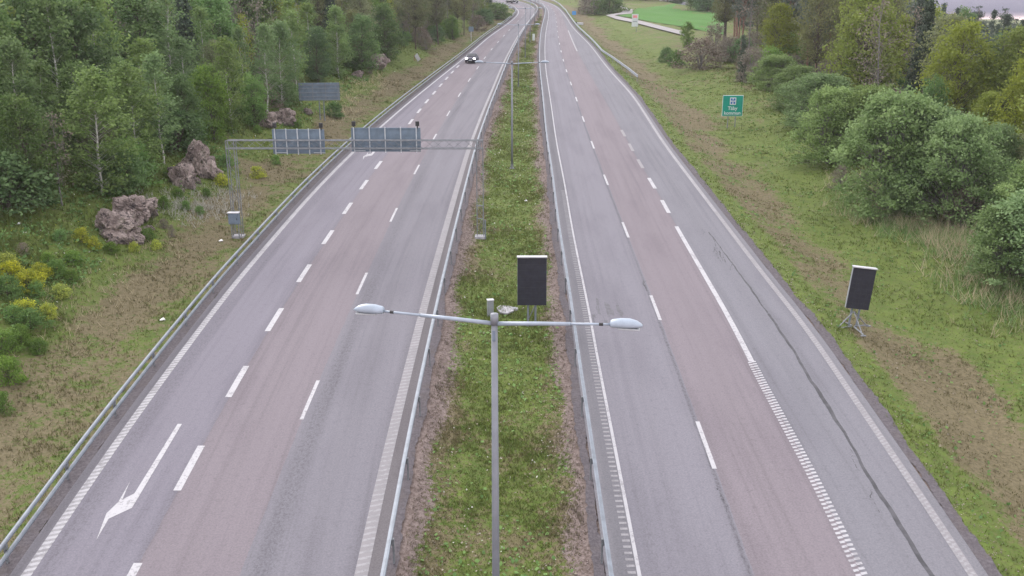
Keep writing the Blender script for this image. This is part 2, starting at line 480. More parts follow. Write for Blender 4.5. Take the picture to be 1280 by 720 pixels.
class MB:
    """collects boxes, tubes, prisms and revolved shapes; build() makes ONE mesh object"""
    def __init__(s): s.b = bmesh.new()
    def box(s, c, d, rot=None, bev=0.0):
        r = bmesh.ops.create_cube(s.b, size=1.0)
        m = Matrix.Translation(c) @ (rot.to_matrix().to_4x4() if rot else Matrix()) @ Matrix.Diagonal((*d, 1))
        bmesh.ops.transform(s.b, matrix=m, verts=r['verts'])
        if bev:
            ed = list({e for v in r['verts'] for e in v.link_edges})
            bmesh.ops.bevel(s.b, geom=ed, offset=bev, segments=2, affect='EDGES', profile=.5)
        return s
    def tube(s, pts, rad, n=8, caps=True):
        pts = [Vector(p) for p in pts]
        rad = rad if isinstance(rad, (list, tuple)) else [rad] * len(pts)
        rings = []
        for i, p in enumerate(pts):
            d = (pts[min(i + 1, len(pts) - 1)] - pts[max(i - 1, 0)]).normalized()
            up = Vector((0, 0, 1)) if abs(d.z) < .9 else Vector((1, 0, 0))
            a = d.cross(up).normalized(); b = a.cross(d)
            rings.append([s.b.verts.new(p + (a * math.cos(2 * math.pi * k / n) + b * math.sin(2 * math.pi * k / n)) * rad[i]) for k in range(n)])
        for i in range(len(rings) - 1):
            for k in range(n):
                s.b.faces.new((rings[i][k], rings[i][(k + 1) % n], rings[i + 1][(k + 1) % n], rings[i + 1][k]))
        if caps:
            s.b.faces.new(rings[0][::-1]); s.b.faces.new(rings[-1])
        return s
    def prism(s, poly, axis_from, axis_to):
        """polygon given as 3D points, extruded by a vector"""
        off = Vector(axis_to) - Vector(axis_from)
        a = [s.b.verts.new(Vector(p)) for p in poly]; b = [s.b.verts.new(Vector(p) + off) for p in poly]
        s.b.faces.new(a[::-1]); s.b.faces.new(b)
        for i in range(len(a)):
            j = (i + 1) % len(a); s.b.faces.new((a[i], a[j], b[j], b[i]))
        return s
    def loft(s, rings):
        rr = [[s.b.verts.new(Vector(p)) for p in r] for r in rings]
        n = len(rr[0])
        for i in range(len(rr) - 1):
            for k in range(n):
                s.b.faces.new((rr[i][k], rr[i][(k + 1) % n], rr[i + 1][(k + 1) % n], rr[i + 1][k]))
        s.b.faces.new(rr[0][::-1]); s.b.faces.new(rr[-1])
        return s
    def build(s, name, mat, parent=None, smooth=False):
        bmesh.ops.recalc_face_normals(s.b, faces=s.b.faces)
        me = bpy.data.meshes.new(name); s.b.to_mesh(me); s.b.free()
        me.materials.append(mat)
        if smooth:
            me.polygons.foreach_set('use_smooth', [True] * len(me.polygons))
        return link(bpy.data.objects.new(name, me), parent)
def copy_tree(o, parent=None):
    c = o.copy(); COL.objects.link(c)
    if parent is not None: c.parent = parent
    for ch in list(o.children): copy_tree(ch, c)
    return c

# ------------------------------------------------------------------ THE GROUND: one sheet, columns follow the road edges
rows = [3.0]
while rows[-1] < 420: rows.append(rows[-1] + .22 + .010 * rows[-1])
rows += [450, 500, 580, 700]
rows = np.array(rows)
offs = [0]
while offs[-1] < 60: offs.append(offs[-1] + .35 + .03 * offs[-1])
offs += [75, 95, 120, 160, 220, 320, 440]
offs = np.array(offs)
cols = []
cols.append((RAIL_L(rows)[:, None] + .35 - offs[::-1][None, :]))
medf = np.linspace(0, 1, 23)
m0, m1 = PL_R(rows) - .15, PR_L(rows) + .15
cols.append(m0[:, None] + (m1 - m0)[:, None] * medf[None, :])
cols.append(PR_R(rows)[:, None] - .15 + offs[None, :])
XX = np.concatenate(cols, 1)
YY = np.repeat(rows[:, None], XX.shape[1], 1)

def zone(x, y):
    """how dry, how bare and how overgrown the verge is"""
    dl = RAIL_L(y) - x; dr = x - PR_R(y)
    a0, a1 = RAIL_ML(y), RAIL_MR(y)
    f = (x - a0) / np.maximum(.1, a1 - a0)
    wv = bump(x * .6, y * .6)
    dry = np.full(x.shape, .20); dirt = np.full(x.shape, -.35); lush = np.zeros(x.shape)
    # left: mown straw strip, then rough slope, then forest floor
    L = dl > -.6
    dry = np.where(L, .46 - .32 * sst(4.2, 6.6, dl + wv * .8) + .0 * dl, dry)
    dry = np.where(L, dry + .20 * sst(1.2, 3.0, dl) * sst(5.6, 3.9, dl + wv), dry)
    dirt = np.where(L, .55 * sst(.5, -.2, dl) - .3 + .16 * sst(4, 6, dl + wv) * sst(13, 9, dl), dirt)
    lush = np.where(L, .85 * sst(12, 15, dl + wv), lush)
    # median: bare reddish edges, green middle
    Md = (f > -.3) & (f < 1.3)
    ed = np.minimum(f * (a1 - a0) + .15 * wv, (1 - f) * (a1 - a0) - .1 * wv)
    lf = np.where(f < .5, 1.0, .0)
    dirt = np.where(Md, .62 * sst(1.75, .35, ed + .35 * bump(x * 2.1, y * 1.3)) + .20 * sst(.8, .1, ed) - .35, dirt)
    dry = np.where(Md, .19 + .30 * sst(2.0, .7, ed) + .10 * (1 - sst(14, 40, y)), dry)
    # right: gravel lip, straw band, then green
    Rr = dr > -.4
    dirt = np.where(Rr, .75 * sst(.55, .1, dr) - .35 + .10 * sst(60, 90, y) * sst(9, 14, dr), dirt)
    dry = np.where(Rr, .08 + .50 * sst(1.0, 2.0, dr) * sst(6.2, 4.0, dr + wv * 1.0) - .10 * sst(5, 8, dr) + .10 * sst(11, 14, dr), dry)
    dry = np.where(Rr, dry + .32 * sst(45, 100, y) * sst(2, 5, dr) + .36 * sst(40, 28, y) * sst(1.5, 3.5, dr), dry)
    lush = np.where(Rr, .85 * sst(16, 20, dr) * sst(150, 130, y), lush)
    return dry, dirt, lush
ZZ = ground(XX, YY)
dz, di, lu = zone(XX, YY)
nr, ncol = XX.shape
idx = np.arange(nr * ncol).reshape(nr, ncol)
faces = np.stack([idx[:-1, :-1], idx[:-1, 1:], idx[1:, 1:], idx[1:, :-1]], -1).reshape(-1, 4)
zc = np.stack([dz, di + .35, lu, np.ones_like(dz)], -1).clip(0, 1)
def fixdirt(a): return a
me = np_mesh('ground', np.stack([XX, YY, ZZ], -1), faces, M['turf'], True, {'zone': ('POINT', 'FLOAT_COLOR', zc)})
gobj = link(bpy.data.objects.new('ground', me)); tag(gobj, kind='structure')

# ------------------------------------------------------------------ carriageways
def carriage(name, lines, mat, label):
    ys = []
    y = 3.0
    while y < 400: ys.append(y); y += .6 + .006 * y
    ys = np.array(ys)
    sub = 5
    tt, xs = [], []
    for i in range(len(lines) - 1):
        a, b = lines[i](ys), lines[i + 1](ys)
        for k in range(sub):
            f = k / sub
            tt.append(i + f); xs.append(a + (b - a) * f)
    tt.append(len(lines) - 1); xs.append(lines[-1](ys))
    XS = np.stack(xs, 1); Ym = np.repeat(ys[:, None], XS.shape[1], 1)
    T = np.repeat(np.array(tt)[None, :], len(ys), 0)
    Zr = grade(Ym)
    n, k = XS.shape
    ii = np.arange(n * k).reshape(n, k)
    fc = np.stack([ii[:-1, :-1], ii[:-1, 1:], ii[1:, 1:], ii[1:, :-1]], -1).reshape(-1, 4)
    me = np_mesh(name, np.stack([XS, Ym, Zr], -1), fc, mat, True, {'t': ('POINT', 'FLOAT', T)})
    uvl = me.uv_layers.new(name='UVMap')
    ref = XS - lines[1](ys)[:, None]
    UV = np.stack([ref, Ym], -1).reshape(-1, 2)
    uvl.data.foreach_set('uv', UV[fc.ravel()].astype(np.float32).ravel())
    o = link(bpy.data.objects.new(name, me)); tag(o, kind='structure')
    return o
lx = lambda k: (lambda y: X(k, y))
carriage('road', [PL_L, lx('EL'), lambda y: np.maximum(X('TL', y), X('EL', y) + .05), lx('ML'), lx('ER'), PL_R], M['road_l'], '')
carriage('road', [PR_L, lx('RL'), lx('RM'), lx('RT'), lx('RR'), PR_R], M['road_r'], '')

def ribbon(name, fl, fr, y0, y1, z, mat, step=None, ragged=0):
    ys = [y0]
    while ys[-1] < y1: ys.append(min(y1, ys[-1] + (step or (.5 + .006 * ys[-1]))))
    ys = np.array(ys)
    a, b = fl(ys), fr(ys)
    if ragged:
        r_ = np.random.default_rng(5)
        w_ = np.convolve(r_.normal(0, ragged, len(ys)), np.ones(15) / 4, 'same') + r_.normal(0, ragged * .35, len(ys)); a = a + w_; b = b + w_[::-1]
    V = np.concatenate([np.stack([a, ys, grade(ys) + z], -1), np.stack([b, ys, grade(ys) + z], -1)])
    n = len(ys); i = np.arange(n - 1)
    return V, np.stack([i, i + n, i + n + 1, i + 1], -1)
class Sheet:
    def __init__(s): s.v = []; s.f = []; s.n = 0
    def add(s, vf):
        v, f = vf; s.v.append(v); s.f.append(f + s.n); s.n += len(v)
    def quad(s, p): s.add((np.array(p, float), np.array([[0, 1, 2, 3]])))
    def build(s, name, mat):
        o = link(bpy.data.objects.new(name, np_mesh(name, np.concatenate(s.v), np.concatenate(s.f), mat)))
        tag(o, kind='structure'); return o
# gravel lips along the pavement edges
gs = Sheet()
gs.add(ribbon('g', lambda y: PR_R(y) - .02, lambda y: PR_R(y) + .40, 3, 330, -.012, M['gravel'], .16, .05))
gs.add(ribbon('g', lambda y: PL_L(y) - .50, lambda y: PL_L(y) + .02, 3, 330, -.012, M['gravel'], .16, .03))
gs.add(ribbon('g', lambda y: PL_R(y) - .02, lambda y: PL_R(y) + .42, 3, 330, -.012, M['gravel'], .16, .05))
gs.add(ribbon('g', lambda y: PR_L(y) - .32, lambda y: PR_L(y) + .02, 3, 330, -.012, M['gravel'], .16, .05))
gs.build('gravel_shoulder', M['gravel'])

# painted markings
mk = Sheet(); wk = Sheet(); fk = Sheet()
def dash(sh, k, yc, ln, wd, z=.005, off=0.0):
    n = 3
    ys = np.linspace(yc - ln / 2, yc + ln / 2, n)
    c = X(k, ys) + off
    V = np.concatenate([np.stack([c - wd / 2, ys, grade(ys) + z], -1), np.stack([c + wd / 2, ys, grade(ys) + z], -1)])
    i = np.arange(n - 1)
    sh.add((V, np.stack([i, i + n, i + n + 1, i + 1], -1)))
def bar(sh, k, y, x0, x1, th, slant, z=.006):
    c = float(X(k, y)); zz = lambda yy: float(grade(yy)) + z
    sh.quad([(c + x0, y, zz(y)), (c + x1, y + slant, zz(y + slant)), (c + x1, y + slant + th, zz(y + slant + th)), (c + x0, y + th, zz(y + th))])
Y0 = float(Yrow(499)); y = Y0 - 12
while y < 330:
    (dash(mk if y < 190 else wk, 'ML', y, 3.0, .13)); y += 12
y = float(Yrow(584)) - 6
while y < float(Yrow(79)): dash(mk, 'TL', y, 2.6, .23); y += 6
y = float(Yrow(555)) - 12
while y < 330: dash(mk if y < 170 else wk, 'RM', y, 3.0, .14); y += 12
y = float(Yrow(258))
for i in range(5):
    dash(mk if i < 2 else (wk if i < 2 else fk), 'RT', y, 3.0, .24); y += 6
yE = float(Yrow(283))
Yr = float(Yrow(452))
mk.add(ribbon('', lambda y: X('RT', y) - .11, lambda y: X('RT', y) + .11, Yr, yE, .005, None))
y = 10.0
while y < Yr:
    bar(mk, 'RT', y, -.17, -.02, .10, .04); bar(mk, 'RT', y + .08, -.01, .16, .10, .04)
    y += .20
wk.add(ribbon('', lambda y: X('RT', y) - .11, lambda y: X('RT', y) + .11, float(Yrow(64)), float(Yrow(38)), .005, None))
# left edge line: slanted rumble bars near, solid far
y = 10.0
while y < 75:
    bar(mk, 'EL', y, -.13, .13, .12, .10); y += .23
wk.add(ribbon('', lambda y: X('EL', y) - .13, lambda y: X('EL', y) + .13, 10, 75, .0035, None))
mk.add(ribbon('', lambda y: X('EL', y) - .10, lambda y: X('EL', y) + .10, 75, 330, .005, None))
# left carriageway, median side: broad pale rumble strip
fk.add(ribbon('', lambda y: X('ER', y) - .17, lambda y: X('ER', y) + .17, 10, 75, .0035, None))
y = 10.0
while y < 60:
    bar(wk, 'ER', y, -.17, .17, .10, .12); y += .27
wk.add(ribbon('', lambda y: X('ER', y) - .12, lambda y: X('ER', y) + .12, 75, 330, .005, None))
# right carriageway, median side: thin line with ticks
mk.add(ribbon('', lambda y: X('RL', y) + .0, lambda y: X('RL', y) + .10, 10, 330, .005, None))
y = 10.0
while y < 60:
    bar(wk, 'RL', y, -.24, -.03, .10, 0); y += .27
# right outer edge line, lace pattern
fk.add(ribbon('', lambda y: X('RR', y) - .11, lambda y: X('RR', y) + .13, 10, 110, .0035, None))
y = 10.0
while y < 55:
    bar(wk, 'RR', y, -.11, .01, .10, .03); bar(wk, 'RR', y + .09, -.01, .11, .10, .03); y += .20
wk.add(ribbon('', lambda y: X('RR', y) - .11, lambda y: X('RR', y) + .10, 55, 330, .005, None))
# turn arrows
def px2lane(u, v):
    x, y = plane_xy(u, v); return x - float(X('TL', y)), y
ARW = [(222, 530), (227.5, 530), (173.5, 621), (165, 635), (136, 648.5), (120.5, 675), (133, 642), (148, 627.5), (162.5, 602), (153, 624.5), (168, 617)]
arl = [px2lane(*p) for p in ARW]
def arrow(dy, dx=0):
    bmv = []
    for lx_, ly in arl:
        yy = ly + dy; bmv.append((float(X('TL', yy)) + lx_ + dx, yy, float(grade(yy)) + .006))
    return bmv
bma = bmesh.new()
for dyy, dxx in ((0, 0), (47.5, .0)):
    f_ = bma.faces.new([bma.verts.new(p) for p in arrow(dyy, dxx)])
bmesh.ops.triangulate(bma, faces=bma.faces)
for f_ in bma.faces:
    if f_.normal.z < 0: f_.normal_flip()
mea = bpy.data.meshes.new('turn_arrow_markings'); bma.to_mesh(mea); mea.materials.append(M['paint'])
tag(link(bpy.data.objects.new('turn_arrow_markings', mea)), kind='structure')
mk.build('road_markings', M['paint']); wk.build('worn_road_markings', M['paint_worn']); fk.build('faint_road_markings', M['paint_faint'])
# bitumen-sealed joint in the outer right lane
DS = [(886, 290), (925, 342), (960, 392), (990, 435), (1015, 477), (1055, 540), (1080, 585), (1122, 652), (1165, 720), (1210, 790)]
dsw = np.array(sorted([(plane_xy(*p)[1], plane_xy(*p)[0]) for p in DS]))
dsx = lambda y: np.interp(y, dsw[:, 0], dsw[:, 1]) + .012 * np.sin(y * 1.7) + .012 * np.sin(y * 4.1)
ss = Sheet()
ss.add(ribbon('', lambda y: dsx(y) - .06, lambda y: dsx(y) + .06, float(dsw[0, 0]), float(Yrow(392)), .004, None, .14, .010))
ss.add(ribbon('', lambda y: dsx(y) - .03, lambda y: dsx(y) + .035, float(Yrow(391)), float(Yrow(290)), .004, None, .16, .010))
ss.build('sealed_joint', M['seal'])

ck = Sheet()
def crack(u_, v_, ln, n_, wid):
    x_, y_ = plane_xy(u_, v_)
    rk = random.Random(int(u_ * 7 + v_))
    for q in range(n_):
        x0, y0 = x_ + rk.uniform(-.18, .18), y_ + rk.uniform(-ln, ln) * .5
        for j in range(14):
            x1 = x0 + rk.gauss(0.01, .028); y1 = y0 + rk.uniform(.03, .16)
            w0 = wid * rk.uniform(.4, 1.4)
            if rk.random() < .75:
                ck.quad([(x0 - w0, y0, float(grade(y0)) + .0032), (x0 + w0, y0, float(grade(y0)) + .0032), (x1 + w0, y1, float(grade(y1)) + .0032), (x1 - w0, y1, float(grade(y1)) + .0032)])
            x0, y0 = x1, y1
for a_ in ((1112, 655, 1.2, 1, .014), (1060, 575, 1.6, 1, .013), (905, 330, 5, 6, .018), (893, 310, 5, 5, .018), (812, 372, 3, 2, .022), (915, 640, 2.0, 1, .014)):
    crack(*a_)
ck.build('road_cracks', M['seal'])
st = Sheet()
for (u_, v_, l_, w_) in ((748, 384, 1.6, .18), (760, 383, 1.5, .22), (775, 388, 1.3, .16), (757, 404, .5, .2), (743, 398, .8, .12)):
    x_, y_ = plane_xy(u_, v_)
    for j in range(5):
        xx = x_ + random.uniform(-.5, .5) * w_; yy = y_ + random.uniform(-.5, .5) * l_; a_ = random.uniform(.15, .5) * w_; b_ = random.uniform(.2, .5) * l_
        st.quad([(xx - a_, yy - b_ * .6, float(grade(yy - b_ * .6)) + .0035 + j * .0004), (xx + a_ * .7, yy - b_, float(grade(yy - b_)) + .0035 + j * .0004), (xx + a_, yy + b_ * .5, float(grade(yy + b_ * .5)) + .0035 + j * .0004), (xx - a_ * .6, yy + b_, float(grade(yy + b_)) + .0035 + j * .0004)])
st.build('tyre_stains', M['stain'])

# path and field far on the right
def px_sheet(name, left, right, mat, z=.05, sub=10):
    L = np.array(left, float); Rr = np.array(right, float)
    n = len(L); t = np.linspace(0, n - 1, (n - 1) * sub + 1)
    P = []
    m = 8
    Lx = np.stack([np.interp(t, range(n), L[:, i]) for i in (0, 1)], -1); Rx = np.stack([np.interp(t, range(n), Rr[:, i]) for i in (0, 1)], -1)
    for a, b in zip(Lx, Rx):
        ha, hb = hit(*a), hit(*b)
        for k in range(m + 1):
            q = ha.lerp(hb, k / m); P.append((q.x, q.y, gz(q.x, q.y) + z))
    ii = np.arange(len(t) * (m + 1)).reshape(len(t), m + 1)
    fc = np.stack([ii[:-1, :-1], ii[:-1, 1:], ii[1:, 1:], ii[1:, :-1]], -1).reshape(-1, 4)
    me = np_mesh(name, np.array(P), fc, mat, True)
    o = link(bpy.data.objects.new(name, me)); tag(o, kind='structure'); return o
px_sheet('path', [(766, 8), (782, 13), (775, 17), (757, 20), (770, 25), (795, 30), (825, 38), (856, 46)],
         [(772, 8), (792, 13), (790, 18), (767, 20), (780, 23), (800, 27), (828, 34), (856, 41)], M['path'], .22)
px_sheet('field', [(772, 20.5), (788, 16), (797, 11)], [(905, 44), (905, 28), (905, 13)], M['crop'], .12)

# ------------------------------------------------------------------ guardrails
def guardrail(label, fx, y0, y1, kind, spacing=4.0, flare=None, first=None):
    root = thing('guardrail', label, 'guardrail', (float(fx(y0)), y0, gz(float(fx(y0)), y0)))
    ys = [y0]
    while ys[-1] < y1: ys.append(min(y1, ys[-1] + max(1.0, .02 * ys[-1])))
    base = Vector(root.location)
    def P(y, h, o=0): return Vector((float(fx(y)) + o, y, float(grade(y)) + h)) - base
    side = 1 if kind[1] == 'r' else -1
    if kind[0] == 'tube':
        for hh, oo in ((.64, 0.0), (.36, .07)):
            mb = MB(); mb.tube([P(y, hh, side * (.05 + oo)) for y in ys], .062, 8); mb.build('rail', M['galv'], root, True)
    else:
        prof = [(-.06, .75), (.06, .725), (.05, .66), (.0, .62), (.0, .58), (.05, .545), (.05, .475), (.0, .45), (-.02, .45), (.02, .5), (.02, .54), (-.025, .58), (-.025, .62), (.02, .665), (.02, .705), (-.02, .75)]
        mb = MB(); mb.loft([[P(y, hz, side * (.08 + ox)) for ox, hz in prof] for y in ys]); mb.build('rail', M['galv'], root)
    ph_ = .58 if kind[0] == 'tube' else .70
    pb = MB(); pb.box((-side * .01, 0, ph_ / 2 - .1), (.05, .08, ph_ + .2)); pb.box((side * .03, 0, ph_ - .12), (.04, .07, .14))
    proto = pb.build('post', M['galv_dull'], root)
    y = y0 + 1.0; i = 0
    while y < y1 and i < 98:
        o = proto if i == 0 else proto.copy()
        if i: link(o, root)
        o.location = P(y, 0); y += spacing; i += 1
    return root
YTOP = 300
guardrail('long twin-tube steel guardrail along the left verge beside the rocky slope', RAIL_L, 8, YTOP, ('tube', 'r'), 4.0)
guardrail('long steel guardrail on the left edge of the grass median', RAIL_ML, 8, YTOP, ('w', 'l'), 4.0)
guardrail('long steel guardrail on the right edge of the grass median', RAIL_MR, 8, YTOP, ('w', 'r'), 4.0)
RG = [(798, 102), (786, 92), (766, 77), (747, 64.5), (739, 54), (728, 45), (717, 37.5), (713.5, 27), (708, 16), (699, 7), (692, 3), (680, 0)]
rgw = sorted([plane_xy(*p)[::-1] for p in RG]); rgw = np.array(rgw)
guardrail('far steel guardrail on the right verge with its near end turned out into the grass', lambda y: np.maximum(np.interp(y, rgw[:, 0], rgw[:, 1]), PR_R(y) + .3),
          float(rgw[0, 0]), 290, ('w', 'l'), 4.0)

# ------------------------------------------------------------------ street lamps in the median
def street_lamp():
    t = thing('street_lamp', '', 'street lamp', group='twin-armed street lamps along the median')
    mb = MB(); mb.tube([(0, 0, -.2), (0, 0, 3), (0, 0, 8.12)], [.085, .078, .062], 14); mb.tube([(0, 0, 8.1), (0, 0, 8.32)], [.078, .078], 14)
    mb.build('pole', M['pole'], t, True)
    mb = MB(); mb.box((0, -.066, 7.88), (.06, .008, .22), None, .002); mb.build('number_plate', M['cab_blue'], t)
    mb = MB(); mb.box((0, 0, .02), (.38, .38, .05), None, .01); mb.tube([(0, 0, 0), (0, 0, .35)], [.12, .11], 14); mb.build('base_flange', M['galv_dull'], t)
    for sg in (-1, 1):
        mb = MB(); mb.tube([(sg * .05, 0, 8.12), (sg * .9, 0, 8.17), (sg * 1.5, 0, 8.20)], [.042, .040, .036], 10); mb.tube([(sg * 1.48, 0, 8.20), (sg * 2.32, 0, 8.24)], [.026, .024], 10)
        mb.build('arm', M['lamp_shell'], t, True)
        rings = []
        for f, w_, zt, zb in ((0, .075, .055, -.055), (.06, .115, .085, -.07), (.3, .125, .115, -.075), (.6, .125, .12, -.07), (.82, .105, .085, -.055), (.95, .065, .035, -.04), (1.0, .03, .0, -.03)):
            xx = sg * (2.26 + .62 * f); ring = []
            for k in range(14):
                a = 2 * math.pi * k / 14; zz = math.sin(a)
                ring.append((xx, math.cos(a) * w_, 8.255 + (zt * zz if zz > 0 else -zb * zz)))
            rings.append(ring)
        hd = MB().loft(rings).build('lamp_head', M['lamp_shell'], t, True)
        lb = MB(); lb.box((sg * (2.26 + .36), 0, 8.178), (.42, .17, .03), None, .01); lb.build('lens', M['lens'], hd)
        lb = MB(); lb.tube([(sg * 2.05, 0, 8.227), (sg * 2.13, 0, 8.231)], .03, 10); lb.build('clamp', M['black'], t)
    return t
lamp = street_lamp()
lspec = [((618, None), 17.5, 1.022, 10.5, 'nearest twin-armed grey street lamp, its pale heads over both carriageways'),
         ((640, 205), None, .93, 3, 'second twin-armed street lamp from the camera, rising beyond the gantry'),
         ((648, 105), None, .86, 0, 'third twin-armed street lamp from the camera, level with the oncoming car'),
         ((656.5, 69), None, .86, 0, 'fourth street lamp from the camera, thin pole on the far median'),
         ((662.5, 50), None, .86, 0, 'fifth street lamp from the camera, behind the white median marker'),
         ((668.5, 31), None, .86, 0, 'sixth street lamp from the camera, where the median narrows'),
         ((673.5, 20), None, .86, 0, 'farthest street lamp where the median bends left')]
for i, (uv, yy, sc, yw, lab) in enumerate(lspec):
    o = lamp if i == 0 else copy_tree(lamp)
    if yy: x_ = -22 / 1150 * 18.4; y_ = yy
    else: x_, y_ = plane_xy(*uv)
    o.location = (x_, y_, gz(x_, y_)); o.scale = (sc, sc, sc); o.rotation_euler = (0, 0, R(-yw)); o['label'] = lab

# ------------------------------------------------------------------ overhead gantry
gl = Vector((*plane_xy(303, 287), 0)); gr_ = Vector((*plane_xy(600, 297), 0))
yg = (gl.y + gr_.y) / 2
gl.y = gr_.y = yg
gl.z = gz(gl.x, yg); gr_.z = gz(gr_.x, yg)
ztop = float(grade(yg)) + 5.20
gan = thing('sign_gantry', 'grey steel lattice gantry spanning the left carriageway with two sign panels on its beam', 'gantry', (gl.x, yg, float(grade(yg))))
zb = float(grade(yg))
def lattice(mb, p0, p1, ax, ay, n, r, rd):
    """square lattice column or beam from p0 to p1, half-widths along the vectors ax and ay"""
    p0, p1, ax, ay = Vector(p0), Vector(p1), Vector(ax), Vector(ay)
    cs = [(1, 1), (1, -1), (-1, -1), (-1, 1)]
    for a, b in cs: mb.tube([p0 + ax * a + ay * b, p1 + ax * a + ay * b], r, 6)
    for i in range(n):
        q0 = p0.lerp(p1, i / n); q1 = p0.lerp(p1, (i + 1) / n)
        for k in range(4):
            a, b = cs[k]; c, d = cs[(k + 1) % 4]
            A = q0 + ax * a + ay * b; B = q1 + ax * c + ay * d
            if i % 2: A = q0 + ax * c + ay * d; B = q1 + ax * a + ay * b
            mb.tube([A, B], rd, 5, False)
    return mb
lw = .22
xl, xr = gl.x - gl.x, gr_.x - gl.x
mb = lattice(MB(), (xl, 0, gl.z - zb), (xl - .02, 0, 5.2), (lw, 0, 0), (0, lw, 0), 9, .022, .010); mb.build('leg', M['galv_dull'], gan)
mb = lattice(MB(), (xr, 0, gr_.z - zb), (xr, 0, 5.2), (lw * .8, 0, 0), (0, lw, 0), 9, .019, .009); mb.box((xr, -lw, 1.62), (.44, .07, .06)); [mb.box((xr + sx_ * .17, -lw, .78), (.05, .05, 1.6)) for sx_ in (-1, 1)]; mb.box((xr, -lw, .9), (.34, .04, .04)); mb.build('leg', M['galv_dull'], gan)
mb = lattice(MB(), (xl - .22, 0, 4.98), (xr + .2, 0, 4.98), (0, lw, 0), (0, 0, .22), 26, .026, .010); mb.build('beam', M['galv_dull'], gan)
for xf, zf in ((xl, gl.z - zb), (xr, gr_.z - zb)):
    mb = MB(); mb.box((xf, 0, zf + .04), (.62, .62, .16), None, .03); mb.build('foundation', M['concrete'], gan)
mb = MB(); mb.tube([(xr + .28, -.3, gr_.z - zb), (xr + .28, -.3, .85)], .04, 8); mb.build('conduit', M['galv'], gan)
def u2x(u, y, z):      # lateral position whose picture column is u at a given depth
    dep = y * math.cos(PH) - (z - H) * math.sin(PH); return (u - CU) / F * dep
def back_panel(u0, u1, v0, v1, ribs, lab):
    yp = yg + .42
    zc_ = zb + 5.0
    x0, x1 = u2x(u0, yp, zc_), u2x(u1, yp, zc_)
    k = pxm((x0, yp, zc_)) * math.cos(PH - R(9))
    h_ = (v1 - v0) / k
    # height of the panel's lower edge
    dn = (v1 - CV) / F
    zlow = H - yp * math.tan(PH + math.atan(dn))
    t = thing('overhead_sign', lab, 'sign', ((x0 + x1) / 2, yp, zlow), 0, 'sign panels on the gantry')
    wd = x1 - x0
    mb = MB(); mb.box((0, 0, h_ / 2), (wd, .04, h_), None, .008); mb.build('panel', M['signback'], t)
    for i in range(ribs):
        xx = -wd / 2 + .15 + (wd - .38) * i / (ribs - 1)
        mb = MB(); mb.box((xx, -.05, h_ / 2), (.055, .055, h_ + .08)); mb.build('rib', M['rib'], t)
    mb = MB()
    for zz in (.12, h_ / 2 - .25, h_ - .06): mb.box((0, -.03, zz), (wd - .04, .022, .028))
    mb.build('cross_rail', M['signback'], t)
    for xx in (-wd / 2 + .16, wd / 2 - .16):
        mb = MB(); mb.box((xx, -.02, h_ + .22), (.20, .16, .26), None, .02); mb.tube([(xx, -.02, h_ - .05), (xx, -.02, h_ + .12)], .03, 8); mb.build('warning_lamp', M['black'], t)
    for xx in (-wd / 2 + .45, wd / 2 - .30):
        mb = MB(); mb.box((xx, -.09, .06), (.62, .035, .035)); mb.build('bracket', M['rib'], t)
    return t
back_panel(341, 406, 162, 192, 5, 'smaller blue-grey sign back with pale ribs on the gantry over the verge')
back_panel(439.5, 526, 160, 189.5, 5, 'wide blue-grey sign back with pale ribs on the gantry over the left lanes')
mb = MB(); 
cabp = hit(306, 291); cb = thing('control_cabinet', 'blue-grey metal cabinet strapped to the left foot of the gantry', 'cabinet', (gl.x - .05, yg - .42, zb))
mb.box((0, 0, .95), (.58, .30, .62), None, .02); mb.build('body', M['cab_blue'], cb)
mb = MB(); mb.box((0, -.01, 1.285), (.64, .38, .05), None, .015); mb.build('roof', M['white_metal'], cb)
mb = MB(); mb.box((0, -.158, .94), (.50, .02, .52), None, .008); dr_o = mb.build('door', M['cab_blue'], cb)
mb = MB(); mb.box((.19, -.176, .95), (.03, .02, .12)); mb.build('handle', M['black'], dr_o)
for xx in (-.2, .2):
    mb = MB(); mb.box((xx, .02, .26), (.05, .05, .80)); mb.build('leg', M['galv_dull'], cb)

# far sign back on the left slope
p = hit(401, 150); k = pxm(p)
t = thing('road_sign', 'long blue-grey sign back on slim posts standing on the left slope below the birches', 'sign', p, R(9))
wd, hh, b0 = 50 / k, 21.5 / k, 24 / k
mb = MB(); mb.box((0, 0, b0 + hh / 2), (wd, .05, hh), None, .01); mb.build('panel', M['signback'], t)
for i in range(4):
    mb = MB(); mb.box((-wd / 2 + .12 + (wd - .24) * i / 3, -.045, b0 + hh / 2), (.05, .04, hh)); mb.build('rib', M['galv_dull'], t)
for zz in (.06, .36, .72, 1.1, 1.4):
    mb = MB(); mb.box((0, -.065, b0 + zz * hh / 1.6), (wd, .04, .06)); mb.build('cross_rail', M['galv'], t)
for xx in (-.05, .35):
    mb = MB(); mb.tube([(xx, .07, -.3), (xx, .07, b0 + hh - .1)], .05, 8); mb.build('post', M['galv'], t)

